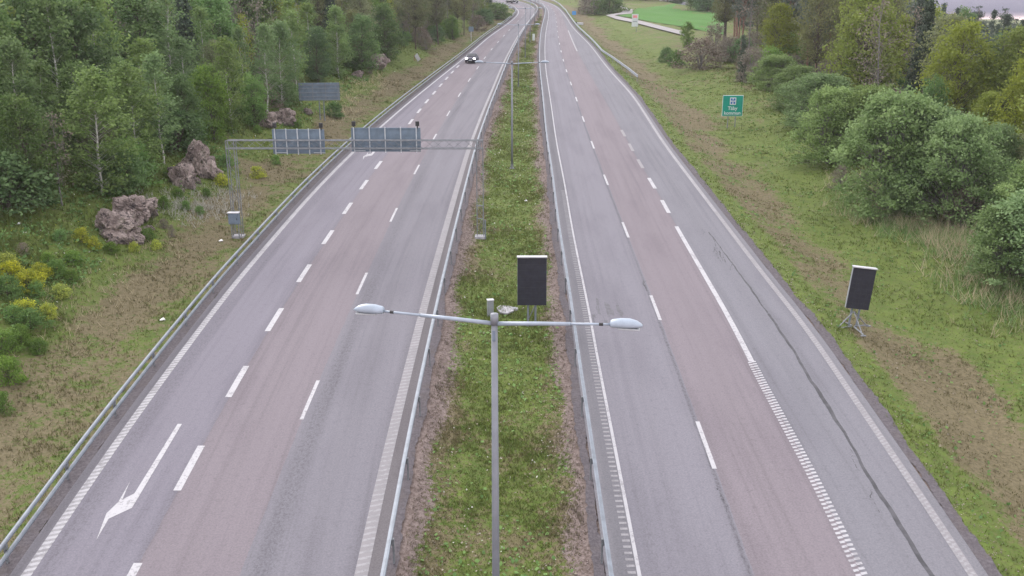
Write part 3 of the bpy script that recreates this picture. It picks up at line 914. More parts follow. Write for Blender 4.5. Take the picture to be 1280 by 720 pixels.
# ------------------------------------------------------------------ message boards
def board(lab, p, wd, hh, b0, lean, yaw, legs):
    t = thing('message_board', lab, 'message board', p, yaw, 'dark message boards beside the motorway')
    rot = Euler((R(-3), lean, 0))
    q = rot.to_matrix()
    def T(v): return q @ Vector(v)
    mb = MB(); mb.box(T((0, .06, b0 + hh / 2)), (wd - .01, .16, hh), rot, .015); hs = mb.build('housing', M['cab'], t)
    mb = MB(); mb.box(T((0, -.03, b0 + hh / 2 - .015)), (wd - .02, .03, hh - .03), rot); sc_ = mb.build('screen', M['screen'], t)
    mb = MB()
    for i in range(1, 8): mb.box(T((0, -.047, b0 + .04 + (hh - .1) * i / 8)), (wd - .07, .006, .008), rot)
    for i in range(1, 4): mb.box(T((-wd / 2 + wd * i / 4, -.047, b0 + hh / 2)), (.007, .006, hh - .12), rot)
    mb.build('module_seams', M['black'], sc_)
    mb = MB(); mb.box(T((0, .02, b0 + hh + .025)), (wd + .03, .30, .05), rot, .01); mb.build('hood', M['white_metal'], t)
    for xx in (-.16, .16):
        mb = MB(); mb.tube([T((xx, .12, -.05)), T((xx, .12, b0 + .4))], .045, 8); mb.build('post', M['galv'], t)
    if legs:
        for (a, b) in ((-.85, -.25), (.15, -.95), (.75, .35), (-.2, .9)):
            mb = MB(); mb.tube([(a * .1, b * .1, .12), (a, b, .06)], .03, 6); mb.box((a, b, .02), (.20, .12, .04)); mb.build('foot', M['galv_dull'], t)
            mb = MB(); mb.tube([(a * .85, b * .85, .08), (0, .1, .75)], .024, 6); mb.build('brace', M['galv_dull'], t)
    else:
        mb = MB(); mb.box((0, .12, .0), (.46, .36, .12), None, .02); mb.build('foundation', M['galv_dull'], t)
        mb = MB(); mb.tube([(-.16, .12, .2), (.16, .12, b0)], .02, 6); mb.build('brace', M['galv_dull'], t)
    return t
p = hit(667, 407); k = pxm(p)
board('dark message board with white top edge standing in the grass median', (p.x - .08, p.y, p.z), 36.5 / k, 57 / k * 1.06, 26 / k * 1.02, 0, 0, False)
p = hit(1066, 411); k = pxm(p)
board('narrow dark message board leaning on splayed steel feet in the right verge', p, 28.5 / k, 49.5 / k * 1.05, 26 / k, R(6), R(-3), True)

# small things in the median
p = hit(613, 395); k = pxm(p)
cb = thing('utility_cabinet', 'slim pale-grey cabinet beside the concrete slab in the median', 'cabinet', p, R(12))
mb = MB(); mb.box((0, 0, .36), (.27, .22, .74), None, .012); mb.build('body', M['cab'], cb)
mb = MB(); mb.box((0, 0, .75), (.31, .26, .05), None, .015); mb.build('cap', M['white_metal'], cb)
mb = MB(); mb.box((0, -.118, .38), (.21, .016, .56), None, .005); mb.build('door', M['cab'], cb)
p = hit(632, 388)
sl = thing('concrete_slab', 'flat pale concrete slab with a small round lid in the median grass', 'slab', p, R(6))
pts = []
for i in range(16):
    a = 2 * math.pi * i / 16; rr = 1 + .10 * math.sin(3 * a + 1) + .05 * math.sin(7 * a)
    pts.append((math.cos(a) * .40 * rr, math.sin(a) * .58 * rr, 0))
mb = MB(); mb.prism(pts, (0, 0, 0), (0, 0, .07)); mb.build('slab', M['concrete'], sl)
mb = MB(); mb.tube([(.40, .0, .0), (.40, .0, .10)], [.17, .16], 16); ring_ = mb.build('ring', M['concrete'], sl)
mb = MB(); mb.tube([(.40, .0, .1), (.40, .0, .112)], [.10, .10], 14); mb.build('lid', M['galv_dull'], sl)
p = hit(667, 52)
t = thing('marker_post', 'small white marker post in the far median between the lamps', 'marker post', p)
mb = MB(); mb.box((0, 0, .75), (.42, .08, 1.1), None, .03); mb.build('panel', M['sign_white'], t)
mb = MB(); mb.tube([(0, .06, -.1), (0, .06, .9)], .04, 8); mb.build('post', M['galv'], t)

# ------------------------------------------------------------------ signs
def text_mesh(body, size, mat, parent, loc, name='lettering'):
    cu = bpy.data.curves.new(name, 'FONT'); cu.body = body; cu.size = size; cu.align_x = 'CENTER'; cu.align_y = 'CENTER'; cu.extrude = .006
    cu.offset = .006
    ob = bpy.data.objects.new(name, cu); COL.objects.link(ob)
    dg = bpy.context.evaluated_depsgraph_get(); dg.update()
    me = bpy.data.meshes.new_from_object(ob.evaluated_get(dg))
    bpy.data.objects.remove(ob, do_unlink=True); bpy.data.curves.remove(cu)
    me.materials.clear(); me.materials.append(mat)
    o = link(bpy.data.objects.new(name, me), parent); o.location = loc; o.rotation_euler = (R(90), 0, 0); return o
p = hit(914, 160); k = pxm(p)
t = thing('road_sign', 'square green sign with white border, blue emblem and two lines of white lettering', 'sign', p, R(2))
wd = 26 / k; hh = 25 / k * 1.03; b0 = 14.5 / k
rot = Euler((0, R(2), 0))
mb = MB(); mb.box((0, .02, b0 + hh / 2), (wd, .04, hh), None, .02); mb.build('border', M['sign_white'], t)
mb = MB(); mb.box((0, -.005, b0 + hh / 2), (wd - .09, .02, hh - .09), None, .005); fc = mb.build('panel', M['green'], t)
em = MB(); em.box((0, -.02, b0 + hh * .72), (.58, .02, .66), None, .02); emb = em.build('emblem', M['sign_white'], t)
em = MB()
for sx in (-1, 1):
    for sz in (-1, 1):
        em.box((sx * .13, -.034, b0 + hh * .72 + sz * .15), (.17, .012, .20), None, .004)
em.box((0, -.034, b0 + hh * .72 + .05), (.05, .010, .18)); em.build('emblem_blocks', M['sign_blue'], emb)
text_mesh('Täby', .46, M['sign_white'], t, (0, -.022, b0 + hh * .375))
text_mesh('kommun', .44, M['sign_white'], t, (0, -.022, b0 + hh * .15))
for xx in (-.35, .35):
    mb = MB(); mb.tube([(xx, .08, -.6), (xx, .08, b0 + hh - .1)], .045, 8); mb.build('post', M['galv_dull'], t)

p = hit(794.5, 40); k = pxm(p)
t = thing('road_sign', 'tall white sign with a faded red top in the grass beside the pale path', 'sign', p, R(3))
mb = MB(); mb.box((-.2, 0, 6.5 / k + 7.5 / k), (8 / k, .05, 15 / k), None, .02); mb.build('panel', M['sign_white'], t)
mb = MB(); mb.box((-.2, -.03, 6.5 / k + 12 / k), (5.4 / k, .012, 3.2 / k)); mb.build('red_field', M['sign_pink'], t)
mb = MB(); mb.box((-.2, -.03, 6.5 / k + 6 / k), (5.4 / k, .012, 1.0 / k)); mb.build('grey_line', M['cab'], t)
mb = MB(); mb.tube([(.12, .07, -.3), (.12, .07, 18 / k)], .055, 8); mb.build('post', M['galv_dull'], t)
p = hit(717.5, 22); k = pxm(p)
t = thing('road_sign', 'small bright blue sign far off on the right verge', 'sign', p)
mb = MB(); mb.box((0, 0, 5.5 / k), (5 / k, .05, 4.5 / k), None, .02); mb.build('panel', M['sign_sky'], t)
mb = MB(); mb.tube([(0, .07, -.3), (0, .07, 6 / k)], .05, 8); mb.build('post', M['galv_dull'], t)
p = hit(589, 52); k = pxm(p)
t = thing('road_sign', 'small grey sign back on one post beyond the oncoming car', 'sign', p, R(5))
mb = MB(); mb.box((0, 0, 15 / k), (6 / k, .05, 6 / k), None, .02); mb.build('panel', M['signback'], t)
mb = MB(); mb.tube([(0, .06, -.3), (0, .06, 16 / k)], .05, 8); mb.build('post', M['white_metal'], t)
p = hit(725, 31); k = pxm(p)
t = thing('concrete_block', 'small white concrete block with a dark pipe on the far right verge', 'block', p, R(20))
mb = MB(); mb.box((0, 0, .22), (1.2, .8, .5), None, .08); mb.build('block', M['white_metal'], t)
mb = MB(); mb.tube([(-.6, .9, -.1), (-.6, .9, .6)], [.3, .28], 12); mb.build('pipe', M['black'], t)
p = hit(522, 77)
t = thing('fallen_board', 'tilted white board on a rusty stake in the left verge', 'board', p, R(30))
mb = MB(); mb.box((0, 0, .55), (.55, .05, 1.1), Euler((R(20), R(-38), 0)), .01); mb.build('panel', M['white_metal'], t)
mb = MB(); mb.tube([(-.5, 0, -.2), (-.45, 0, 1.0)], .05, 8); mb.build('stake', M['rust'], t)
for (u, v, lab) in ((657, 252, 'scrap of white litter on the median grass beyond the message board'), (276, 302, 'scrap of white litter on the mown verge below the gantry cabinet'),
                    (203, 401, 'scrap of white litter on the mown verge close to the left guardrail'), (23, 281, 'pale scrap of litter on the left slope near the forest edge')):
    p = hit(u, v)
    me_b = MB(); 
    vs = [(-.10, -.05, .03), (.07, -.08, .05), (.12, .05, .02), (-.05, .09, .07)]
    me_b.prism(vs, (0, 0, 0), (0, 0, .02)); me_b.prism([(x * .6 + .03, y_ * .7, z + .04) for x, y_, z in vs], (0, 0, 0), (.01, .01, .02))
    o = me_b.build('litter', M['litter']); o.location = p; tag(o, lab, 'litter', 'scraps of white litter')

# ------------------------------------------------------------------ cars
def car(lab, loc, rz, paintm, lights):
    t = thing('parked_car' if False else 'car', lab, 'car', loc, rz)
    W = .88
    def sect(y, zs, ws):                  # cross-section ring: (z, half width) from sill to roof and back
        pts = [(-w_, y, z) for z, w_ in zip(zs, ws)] + [(w_, y, z) for z, w_ in zip(zs[::-1], ws[::-1])]
        return pts
    ys = [-2.15, -2.05, -1.6, -.9, .2, 1.2, 1.95, 2.12]
    zt = [.62, .74, .86, .95, .97, .98, .95, .80]
    rings = [sect(y, [.28, .45, z * .82, z], [W * f * .94, W * f, W * f, W * f * .88]) for y, z, f in zip(ys, zt, [.82, .93, 1, 1, 1, 1, .97, .88])]
    body = MB().loft(rings).build('body', paintm, t, True)
    cr_ = [(-1.05, .93, .74), (-.35, 1.42, .60), (.6, 1.47, .60), (1.2, 1.40, .58), (1.95, .96, .70)]
    MB().loft([sect(y, [.90, (z + .9) / 2, z], [.76, (.76 + w_) / 2, w_]) for y, z, w_ in cr_]).build('roof', paintm, body, True)
    mb = MB(); mb.prism([(-.68, -1.03, .97), (.68, -1.03, .97), (.55, -.42, 1.39), (-.55, -.42, 1.39)], (0, 0, 0), (0, -.03, .02)); mb.build('windscreen', M['glass'], body)
    mb = MB(); mb.prism([(-.62, 1.93, 1.0), (.62, 1.93, 1.0), (.52, 1.28, 1.37), (-.52, 1.28, 1.37)], (0, 0, 0), (0, .03, .02)); mb.build('rear_window', M['glass'], body)
    for sx in (-1, 1):
        mb = MB(); mb.prism([(sx * .745, -.8, 1.0), (sx * .745, 1.5, 1.0), (sx * .63, 1.05, 1.36), (sx * .63, -.3, 1.36)], (0, 0, 0), (sx * .025, 0, .006)); mb.build('side_window', M['glass'], body)
        mb = MB(); mb.box((sx * .62, -2.06, .66), (.36, .18, .17), None, .04); mb.build('headlight', M['headlamp'] if lights else M['lens'], t)
        mb = MB(); mb.box((sx * .95, -.75, 1.0), (.16, .10, .13), None, .03); mb.build('mirror', paintm, t)
        for yy in (-1.35, 1.35):
            mb = MB(); mb.tube([(sx * .72, yy, .32), (sx * .90, yy, .32)], .32, 18); wh = mb.build('wheel', M['tyre'], t)
            mb = MB(); mb.tube([(sx * .895, yy, .32), (sx * .91, yy, .32)], .20, 14); mb.build('rim', M['rim'], wh)
    mb = MB(); mb.box((0, -2.13, .50), (.9, .06, .16), None, .02); mb.build('grille', M['black'], t)
    mb = MB(); mb.box((0, -2.17, .40), (.52, .02, .11), None, .005); mb.build('licence_plate', M['sign_white'], t)
    return t
x_, y_ = plane_xy(589.5, 80)
rzc = math.atan2(float(X('EL', y_ - 6)) - float(X('EL', y_ + 6)), 12)
car('dark blue car with lit headlights driving towards the camera in the left carriageway', (x_, y_ + 2, float(grade(y_ + 2))), rzc, M['carpaint'], True).scale = (.86, .86, .86)
x_, y_ = plane_xy(640, 4.0)
car('black car far away where the left carriageway bends out of sight', (x_, y_, float(grade(y_)) + .0), R(35), M['carpaint2'], False)

# ------------------------------------------------------------------ rocks
def rock(lab, u, v, w_, d_, h_, seed, rz=0, sink=.25, group='rocks on the left slope', cat='rock', name='rock_outcrop'):
    r_ = np.random.default_rng(seed)
    b = bmesh.new(); bmesh.ops.create_icosphere(b, subdivisions=5 if w_ > 1.05 else 3, radius=1)
    planes = [(Vector(r_.normal(size=3) * np.array([1, 1, .55])).normalized(), r_.uniform(.42, .85)) for _ in range(26)]
    off = Vector(r_.uniform(-50, 50, 3))
    for vt in b.verts:
        p = vt.co.copy()
        for nrm, dd in planes:                        # chip flat faces off the boulder
            e = p.dot(nrm) - dd
            if e > 0: p -= nrm * e * .9
        q = Vector((p.x * 1.9, p.y * 1.9, p.z * 1.1)) + off
        dist, pts = mnoise.voronoi(q)                 # broken blocks with deep joints between them
        edge = min(1, (dist[1] - dist[0]) * 3.2)
        blk = mnoise.noise(pts[0] * 3.7)
        dist2, pts2 = mnoise.voronoi(q * 2.7)
        edge2 = min(1, (dist2[1] - dist2[0]) * 3.5)
        p += p.normalized() * (.17 * blk + .17 * (edge - 1) + .05 * mnoise.noise(pts2[0] * 2.3) + .06 * (edge2 - 1) + .02 * r_.normal())
        vt.co = p
    for f_ in b.faces: f_.smooth = False
    me = bpy.data.meshes.new(name); b.to_mesh(me); b.free(); me.materials.append(M['rock'])
    p = hit(u, v)
    o = link(bpy.data.objects.new(name, me)); o.location = (p.x, p.y, p.z + h_ * .20); o.scale = (w_ * .66, d_ * .66, h_ * .62); o.rotation_euler = (r_.uniform(-.15, .15), r_.uniform(-.2, .2), rz)
    tag(o, lab, cat, group)
    return o
rock('lower part of the large pinkish broken rock face on the left slope', 150, 298, 3.0, 2.6, 2.2, 3, .4)
rock('upper right part of the large pinkish broken rock face', 172, 275, 3.0, 2.8, 2.4, 8, .9)
rock('tall pinkish rock outcrop above the pale weeds left of the gantry leg', 252, 218, 3.0, 2.6, 3.2, 13, .3)
rock('low broken rock at the left foot of the tall outcrop', 231, 232, 1.9, 1.8, 2.0, 14, .3)
for i, (u, v, w_) in enumerate(((165, 302, .9), (140, 306, .7), (188, 288, .8), (177, 296, .6), (158, 284, 1.0), (190, 268, .8), (262, 205, 1.0), (240, 236, .7), (228, 240, .5), (246, 228, .8), (268, 216, .7), (132, 296, .7))):
    rock('small broken block fallen at the foot of the pinkish rock faces', u, v, w_, w_ * .8, w_ * .8, 60 + i, i * .7, group='fallen blocks under the rock faces', name='broken_block', cat='rock')
rock('pinkish boulder below the trees behind the gantry beam', 333, 158, 2.2, 1.8, 1.6, 21, .2, name='boulder', cat='boulder')
rock('wide flat boulder just right of the pinkish boulder behind the gantry', 357, 155, 2.6, 1.9, 1.7, 25, .5, name='boulder', cat='boulder')
rock('small stone below the long sign back on the left slope', 386, 143, 1.1, 1.0, .9, 29, 0, name='boulder', cat='boulder')
rock('pale stone between the birches and the far sign on the left slope', 448, 96, 1.6, 1.4, 1.0, 33, 0, name='boulder', cat='boulder')
rock('broad pink boulder at the forest edge beyond the long sign back', 472, 86, 3.4, 2.4, 2.2, 37, 0, name='boulder', cat='boulder')

# ------------------------------------------------------------------ vegetation: leaf clouds on limbs
def quads_from(c, size, rg, up=.35, aspect=.6):
    """rhombic leaves at the points c, tilted at random"""
    n = len(c)
    nrm = rg.normal(size=(n, 3)); nrm[:, 2] += up * 2; nrm /= np.linalg.norm(nrm, axis=1)[:, None]
    a = np.cross(nrm, rg.normal(size=(n, 3))); a /= np.linalg.norm(a, axis=1)[:, None] + 1e-9
    b = np.cross(nrm, a)
    sz = (size * rg.uniform(.6, 1.35, n))[:, None]
    V = np.stack([c + a * sz, c + b * sz * aspect, c - a * sz, c - b * sz * aspect], 1).reshape(-1, 3)
    return V, np.arange(n * 4).reshape(n, 4)

def limb_mesh(name, limbs, mat, n=6):
    vs, fs = [], []
    off = 0
    for pts, rads in limbs:
        pts = np.asarray(pts, float)
        for i, p in enumerate(pts):
            d = pts[min(i + 1, len(pts) - 1)] - pts[max(i - 1, 0)]
            d = d / (np.linalg.norm(d) + 1e-9)
            up = np.array([0, 0, 1.]) if abs(d[2]) < .9 else np.array([1., 0, 0])
            a = np.cross(d, up); a /= np.linalg.norm(a); b = np.cross(a, d)
            for k in range(n):
                t = 2 * math.pi * k / n; vs.append(p + (a * math.cos(t) + b * math.sin(t)) * rads[i])
        for i in range(len(pts) - 1):
            for k in range(n):
                fs.append((off + i * n + k, off + i * n + (k + 1) % n, off + (i + 1) * n + (k + 1) % n, off + (i + 1) * n + k))
        off += len(pts) * n
    return np_mesh(name, np.array(vs), np.array(fs), mat, True)

def make_tree(kind, seed):
    rg = np.random.default_rng(seed)
    S = dict(
        birch=dict(h=10, r=1.95, base=.05, tips=120, per=58, leaf=.115, spread=.34, mat='leaf_birch', bark='trunk_birch', tr=.085, droop=.5, prof='oval'),
        slim=dict(h=10, r=1.25, base=.22, tips=80, per=46, leaf=.11, spread=.30, mat='leaf_birch', bark='trunk_birch', tr=.075, droop=.4, prof='oval'),
        broad=dict(h=9, r=2.7, base=.06, tips=170, per=52, leaf=.13, spread=.38, mat='leaf_dark', bark='trunk_brown', tr=.13, droop=0, prof='round'),
        fresh=dict(h=8, r=2.2, base=.05, tips=130, per=52, leaf=.13, spread=.36, mat='leaf_fresh', bark='trunk_brown', tr=.11, droop=0, prof='round'),
        olive=dict(h=12, r=2.7, base=.32, tips=170, per=34, leaf=.13, spread=.44, mat='leaf_olive', bark='trunk_brown', tr=.15, droop=0, prof='round'),
        yellow=dict(h=11, r=3.2, base=.12, tips=210, per=50, leaf=.14, spread=.44, mat='leaf_yellow', bark='trunk_brown', tr=.16, droop=0, prof='round'),
        willow=dict(h=5, r=2.6, base=.0, tips=300, per=70, leaf=.080, spread=.25, mat='leaf_willow', bark='trunk_grey', tr=.09, droop=0, prof='dome'),
        pine=dict(h=13, r=2.1, base=.50, tips=75, per=60, leaf=.13, spread=.42, mat='leaf_pine', bark='trunk_pine', tr=.17, droop=0, prof='flat'),
        spruce=dict(h=12, r=1.9, base=.06, tips=240, per=36, leaf=.13, spread=.27, mat='leaf_spruce', bark='trunk_brown', tr=.13, droop=.3, prof='cone'),
        bare=dict(h=9, r=1.6, base=.25, tips=90, per=10, leaf=.09, spread=.34, mat='leaf_brown', bark='trunk_grey', tr=.08, droop=0, prof='oval'),
        sparse=dict(h=11, r=1.5, base=.22, tips=110, per=16, leaf=.11, spread=.34, mat='leaf_yellow', bark='trunk_birch', tr=.085, droop=.1, prof='oval'),
        brush=dict(h=3, r=1.7, base=.0, tips=110, per=26, leaf=.085, spread=.26, mat='leaf_brown', bark='trunk_grey', tr=.05, droop=0, prof='dome'),
        shrub=dict(h=1.8, r=1.2, base=.0, tips=80, per=36, leaf=.075, spread=.20, mat='leaf_fresh', bark='trunk_brown', tr=.035, droop=0, prof='dome'),
        darkshrub=dict(h=2.6, r=1.7, base=.0, tips=110, per=36, leaf=.095, spread=.25, mat='leaf_dark', bark='trunk_brown', tr=.05, droop=0, prof='dome'),
        yshrub=dict(h=1.2, r=.85, base=.0, tips=70, per=30, leaf=.06, spread=.15, mat='flower_yellow', bark='trunk_brown', tr=.025, droop=0, prof='dome'),
    )[kind]
    h, r, b0 = S['h'], S['r'], S['base']
    limbs = []
    if S['prof'] == 'dome':
        stems = []
        for k in range(7):
            a = rg.uniform(0, 2 * math.pi); q = rg.uniform(.1, .55) * r
            top = np.array([math.cos(a) * q, math.sin(a) * q, h * rg.uniform(.55, .85)])
            pts = [np.array([math.cos(a) * .15 * k / 7, math.sin(a) * .15, -.3]), top * .5 + np.array([0, 0, 0]), top]
            limbs.append((pts, [S['tr'], S['tr'] * .7, S['tr'] * .25])); stems.append(pts)
    else:
        ns = 9
        wob = np.cumsum(rg.normal(0, .06 * h / 10, (ns, 2)), 0); wob[0] = 0
        zt = np.linspace(-.4, h * .97, ns)
        tp = np.concatenate([wob, zt[:, None]], 1)
        limbs.append((tp, list(np.linspace(S['tr'] * 1.15, S['tr'] * .15, ns))))
    def axis(z):
        return np.array([np.interp(z, zt, tp[:, 0]), np.interp(z, zt, tp[:, 1])]) if S['prof'] != 'dome' else np.zeros(2)
    lob = rg.uniform(.72, 1.25, 9); lph = rg.uniform(0, 6.28, 9)
    def lobes(a, f):                     # uneven outline
        return 1 + .20 * math.sin(2 * a + lph[0] + 5 * f) + .16 * math.sin(3 * a + lph[1] - 7 * f) + .12 * math.sin(5 * a + lph[2] + 11 * f)
    C, T, leafsize = [], [], []
    for i in range(S['tips']):
        f = rg.uniform(0, 1)
        a = rg.uniform(0, 2 * math.pi)
        if S['prof'] == 'oval': er = math.sin(math.pi * min(1, (f * .86 + .12))) ** .75
        elif S['prof'] == 'round': er = math.sin(math.pi * min(1, f * .80 + .16)) ** .6
        elif S['prof'] == 'cone': f = f ** 1.35; er = (1 - f) * .98 + .03
        elif S['prof'] == 'flat': er = (.55 + .45 * math.sin(math.pi * min(1, f + .12))) * rg.uniform(.5, 1.1)
        else: er = math.sqrt(max(.02, 1 - (f * .97) ** 2.3))
        rad = r * er * lobes(a, f) * (rg.uniform(.25, 1) ** .45)
        z = h * (b0 + (1 - b0) * f)
        ax = axis(z)
        tip = np.array([ax[0] + math.cos(a) * rad, ax[1] + math.sin(a) * rad, z - S['droop'] * rad * .3])
        if S['prof'] != 'dome':
            z0 = max(h * b0 * .9, z - rad * (.75 if S['prof'] != 'cone' else .05) - .2)
            st = np.array([*axis(z0), z0])
            midp = (st + tip) / 2 + np.array([0, 0, .12 * rad])
            rr = S['tr'] * (.30 if S['prof'] in ('round', 'flat') else .20) * (1 - .6 * f)
            limbs.append(([st, midp, tip], [rr, rr * .6, rr * .2]))
        elif i % 2 == 0:
            st = np.array([math.cos(a) * rad * .3, math.sin(a) * rad * .3, z * .45]); limbs.append(([st, tip], [S['tr'] * .25, S['tr'] * .08]))
        n = int(S['per'] * rg.uniform(.6, 1.4))
        sp = S['spread'] * rg.uniform(.7, 1.3)
        pts = rg.normal(size=(n, 3)) * sp * np.array([1, 1, .62 if S['prof'] != 'flat' else .38])
        # some leaves along the limb
        k = n // 4
        if S['prof'] != 'dome':
            al = rg.uniform(.45, 1, k)[:, None]
            pts[:k] = (st - tip) * (1 - al) + pts[:k] * .6
        if S['droop']: pts[:, 2] -= np.abs(rg.normal(size=n)) * S['droop'] * .35
        C.append(tip + pts)
        T.append(np.full(n, np.clip(rg.beta(1.5, 1.6) + 0, 0, 1)) * .75 + rg.uniform(0, .25, n))
    C = np.concatenate(C); T = np.concatenate(T)
    C[:, 2] = np.maximum(C[:, 2], .05)
    V, Fq = quads_from(C, S['leaf'], rg)
    crown = np_mesh('crown', V, Fq, M[S['mat']], False, {'tint': ('FACE', 'FLOAT', T)})
    trunk = limb_mesh('trunk', limbs, M[S['bark']], 6)
    return dict(kind=kind, crown=crown, trunk=trunk, h=h, r=r)

NVAR = dict(birch=5, slim=4, broad=4, fresh=3, olive=4, yellow=3, willow=4, pine=3, spruce=4, bare=3, sparse=2, brush=3, shrub=3, darkshrub=3, yshrub=3)
PROTO = {k: [make_tree(k, 100 * i + sum(map(ord, k))) for i in range(n)] for k, n in NVAR.items()}
TNAME = dict(birch='birch_tree', slim='birch_tree', broad='broadleaf_tree', fresh='broadleaf_tree', olive='oak_tree', yellow='maple_tree', willow='willow_bush',
             pine='pine_tree', spruce='spruce_tree', bare='bare_tree', sparse='birch_tree', brush='bare_shrub', shrub='green_shrub', darkshrub='green_shrub', yshrub='flowering_shrub')
trees = []
def plant(kind, p, height, label, group=None, wide=1.0, lean=0.0):
    pr = random.choice(PROTO[kind])
    sc = height / pr['h']
    t = thing(TNAME[kind], label, 'shrub' if kind in ('brush', 'shrub', 'darkshrub', 'yshrub') else ('bush' if kind == 'willow' else 'tree'), (p[0], p[1], gz(p[0], p[1])), random.uniform(0, 6.28), group)
    wd = sc * wide * random.uniform(.92, 1.08)
    t.scale = (wd, wd, sc)
    t.rotation_euler = (random.uniform(-.03, .03) + lean, random.uniform(-.04, .04), t.rotation_euler.z)
    link(bpy.data.objects.new('trunk', pr['trunk']), t)
    link(bpy.data.objects.new('crown', pr['crown']), t)
    trees.append((p[0], p[1], pr['r'] * wd, height))
    return t
def plant_px(kind, u, v, vtop, label, group=None, wide=1.0):
    """stand a tree on the ground seen at (u, v) and grow it until it reaches row vtop"""
    p = hit(u, v)
    dn = (vtop - CV) / F
    z = H - p.y * math.tan(PH + math.atan(dn))
    return plant(kind, p, max(.5, z - p.z), label, group, wide)

# --- left forest edge, tree by tree
for kind, u, v, vt, wd, lab in [
    ('darkshrub', 8, 262, 196, 1.2, 'dark tangled shrub at the far left foot of the forest'),
    ('broad', 40, 255, 120, 1.0, 'dark broadleaf tree at the left end of the forest edge'),
    ('bare', 78, 258, 140, 1.1, 'grey-brown half-bare tree between the dark broadleaf and the pale birch'),
    ('birch', 128, 243, 84, 1.25, 'pale-green bushy birch standing forward above the large broken rock face'),
    ('darkshrub', 150, 240, 190, 1.1, 'dark shrub at the foot of the forward pale-green birch'),
    ('birch', 172, 216, 78, 1.2, 'tall pale-green birch right behind the forward one'),
    ('slim', 205, 205, 66, 1.2, 'slender white-stemmed birch above the tall rock outcrop'),
    ('darkshrub', 222, 188, 140, 1.1, 'dark shrub beside the dead brush above the tall outcrop'),
    ('broad', 236, 182, 96, .9, 'dark-green broadleaf tree above the tall rock outcrop'),
    ('fresh', 268, 176, 84, .9, 'fresh-green broadleaf tree up-slope of the gantry leg'),
    ('birch', 292, 166, 46, 1.0, 'tall birch behind the left end of the gantry beam'),
    ('fresh', 318, 158, 92, .9, 'low fresh-green tree just behind the pinkish boulder'),
    ('slim', 335, 146, 30, 1.2, 'white-stemmed birch left of the long sign back'),
    ('birch', 352, 134, 26, 1.0, 'birch close behind the left edge of the long sign back'),
    ('slim', 372, 116, 14, 1.2, 'thin white birch directly behind the long sign back'),
    ('broad', 398, 104, 34, .8, 'dark broadleaf tree behind the right half of the long sign back'),
    ('birch', 424, 97, 8, 1.0, 'birch right of the long sign back at the forest corner'),
    ('broad', 452, 91, 20, 1.0, 'dense dark-green tree beside the broad pink boulder'),
    ('broad', 483, 78, 6, 1.0, 'rounded deep-green tree at the corner where the forest steps back'),
    ('olive', 520, 62, -30, .8, 'olive budding tree at the left of the far roadside stand'),
    ('brush', 532, 62, 44, 1.1, 'grey-green brush below the far olive trees'),
    ('olive', 548, 56, -34, .8, 'olive budding tree in the middle of the far roadside stand'),
    ('fresh', 566, 50, 20, .9, 'light-green young tree near the small grey sign back'),
    ('olive', 580, 44, -30, .7, 'olive tree above the small grey sign back'),
    ('brush', 597, 38, 20, 1.2, 'brown brush just behind the small grey sign back'),
    ('darkshrub', 622, 24, 5, 1.3, 'dark shrub close to the bend of the left carriageway'),
    ('darkshrub', 607, 30, 12, 1.1, 'dark shrub between the brown brush and the far bend'),
]:
    plant_px(kind, u, v, vt, lab, None, wd)

# --- the left wood behind its edge
edge_px = [(-160, 300), (-40, 268), (0, 258), (60, 247), (120, 232), (165, 205), (210, 186), (260, 166), (300, 156), (340, 134), (372, 108), (400, 96), (440, 88), (480, 72), (505, 60), (540, 52), (575, 42), (605, 28), (625, 16)]
ew = sorted([(q.y, q.x) for q in (hit(*p) for p in edge_px)])
ew = np.array(ew)
edgex = lambda y: float(np.interp(y, ew[:, 0], ew[:, 1]))
rt = random.Random(5)
def clear(x, y, d):
    for a, b, r_, h_ in trees:
        if (a - x) ** 2 + (b - y) ** 2 < d * d: return False
    return True
n = 0
WL = {'birch': 'tall pale-green birch within the wood on the left', 'slim': 'slender white-stemmed birch within the wood on the left', 'broad': 'dark-green broadleaf tree within the wood on the left',
      'fresh': 'fresh-green broadleaf tree within the wood on the left', 'olive': 'olive budding tree within the wood on the left', 'bare': 'grey half-bare tree within the wood on the left',
      'spruce': 'dark spruce within the wood on the left', 'sparse': 'thin yellow-green birch within the wood on the left'}
for i in range(9000):
    if n >= 235: break
    y = rt.uniform(26, 250)
    if y > 150 and rt.random() < .5: continue
    dep = 36 * rt.random() ** 1.5 if y < 130 else 30 * rt.random() ** 1.3
    x = edgex(y) - .6 - dep
    if not clear(x, y, 2.1 + .03 * dep + .006 * y): continue
    pr = project((x, y, gz(x, y)))
    if pr is None or pr[0] < -120 or pr[0] > 640: continue
    far = y > 112
    wts = [('birch', 10), ('slim', 7), ('broad', 4), ('fresh', 2.5), ('olive', 1.5), ('bare', 2.0), ('spruce', .15), ('sparse', .6)] if not far else [('birch', 1.5), ('slim', 1.0), ('broad', 1.0), ('fresh', 1.5), ('olive', 9), ('bare', 3), ('spruce', .8), ('sparse', 3)]
    k = rt.choices([a for a, b in wts], [b for a, b in wts])[0]
    hgt = (5.2 + 3.0 * min(1, dep / 7) + 3.2 * min(1, dep / 20)) * rt.uniform(.82, 1.2) * (1.1 if k in ('slim', 'spruce', 'sparse') else 1)
    if far: hgt *= 1.15
    plant(k, (x, y), hgt, WL[k], {'birch': 'pale birches of the left wood', 'slim': 'slender birches of the left wood', 'broad': 'dark broadleaf trees of the left wood', 'fresh': 'fresh-green trees of the left wood',
                                  'olive': 'olive trees of the left wood', 'bare': 'half-bare trees of the left wood', 'spruce': 'spruces of the left wood', 'sparse': 'thin yellow-green birches of the left wood'}[k],
          rt.uniform(.85, 1.2))
    n += 1
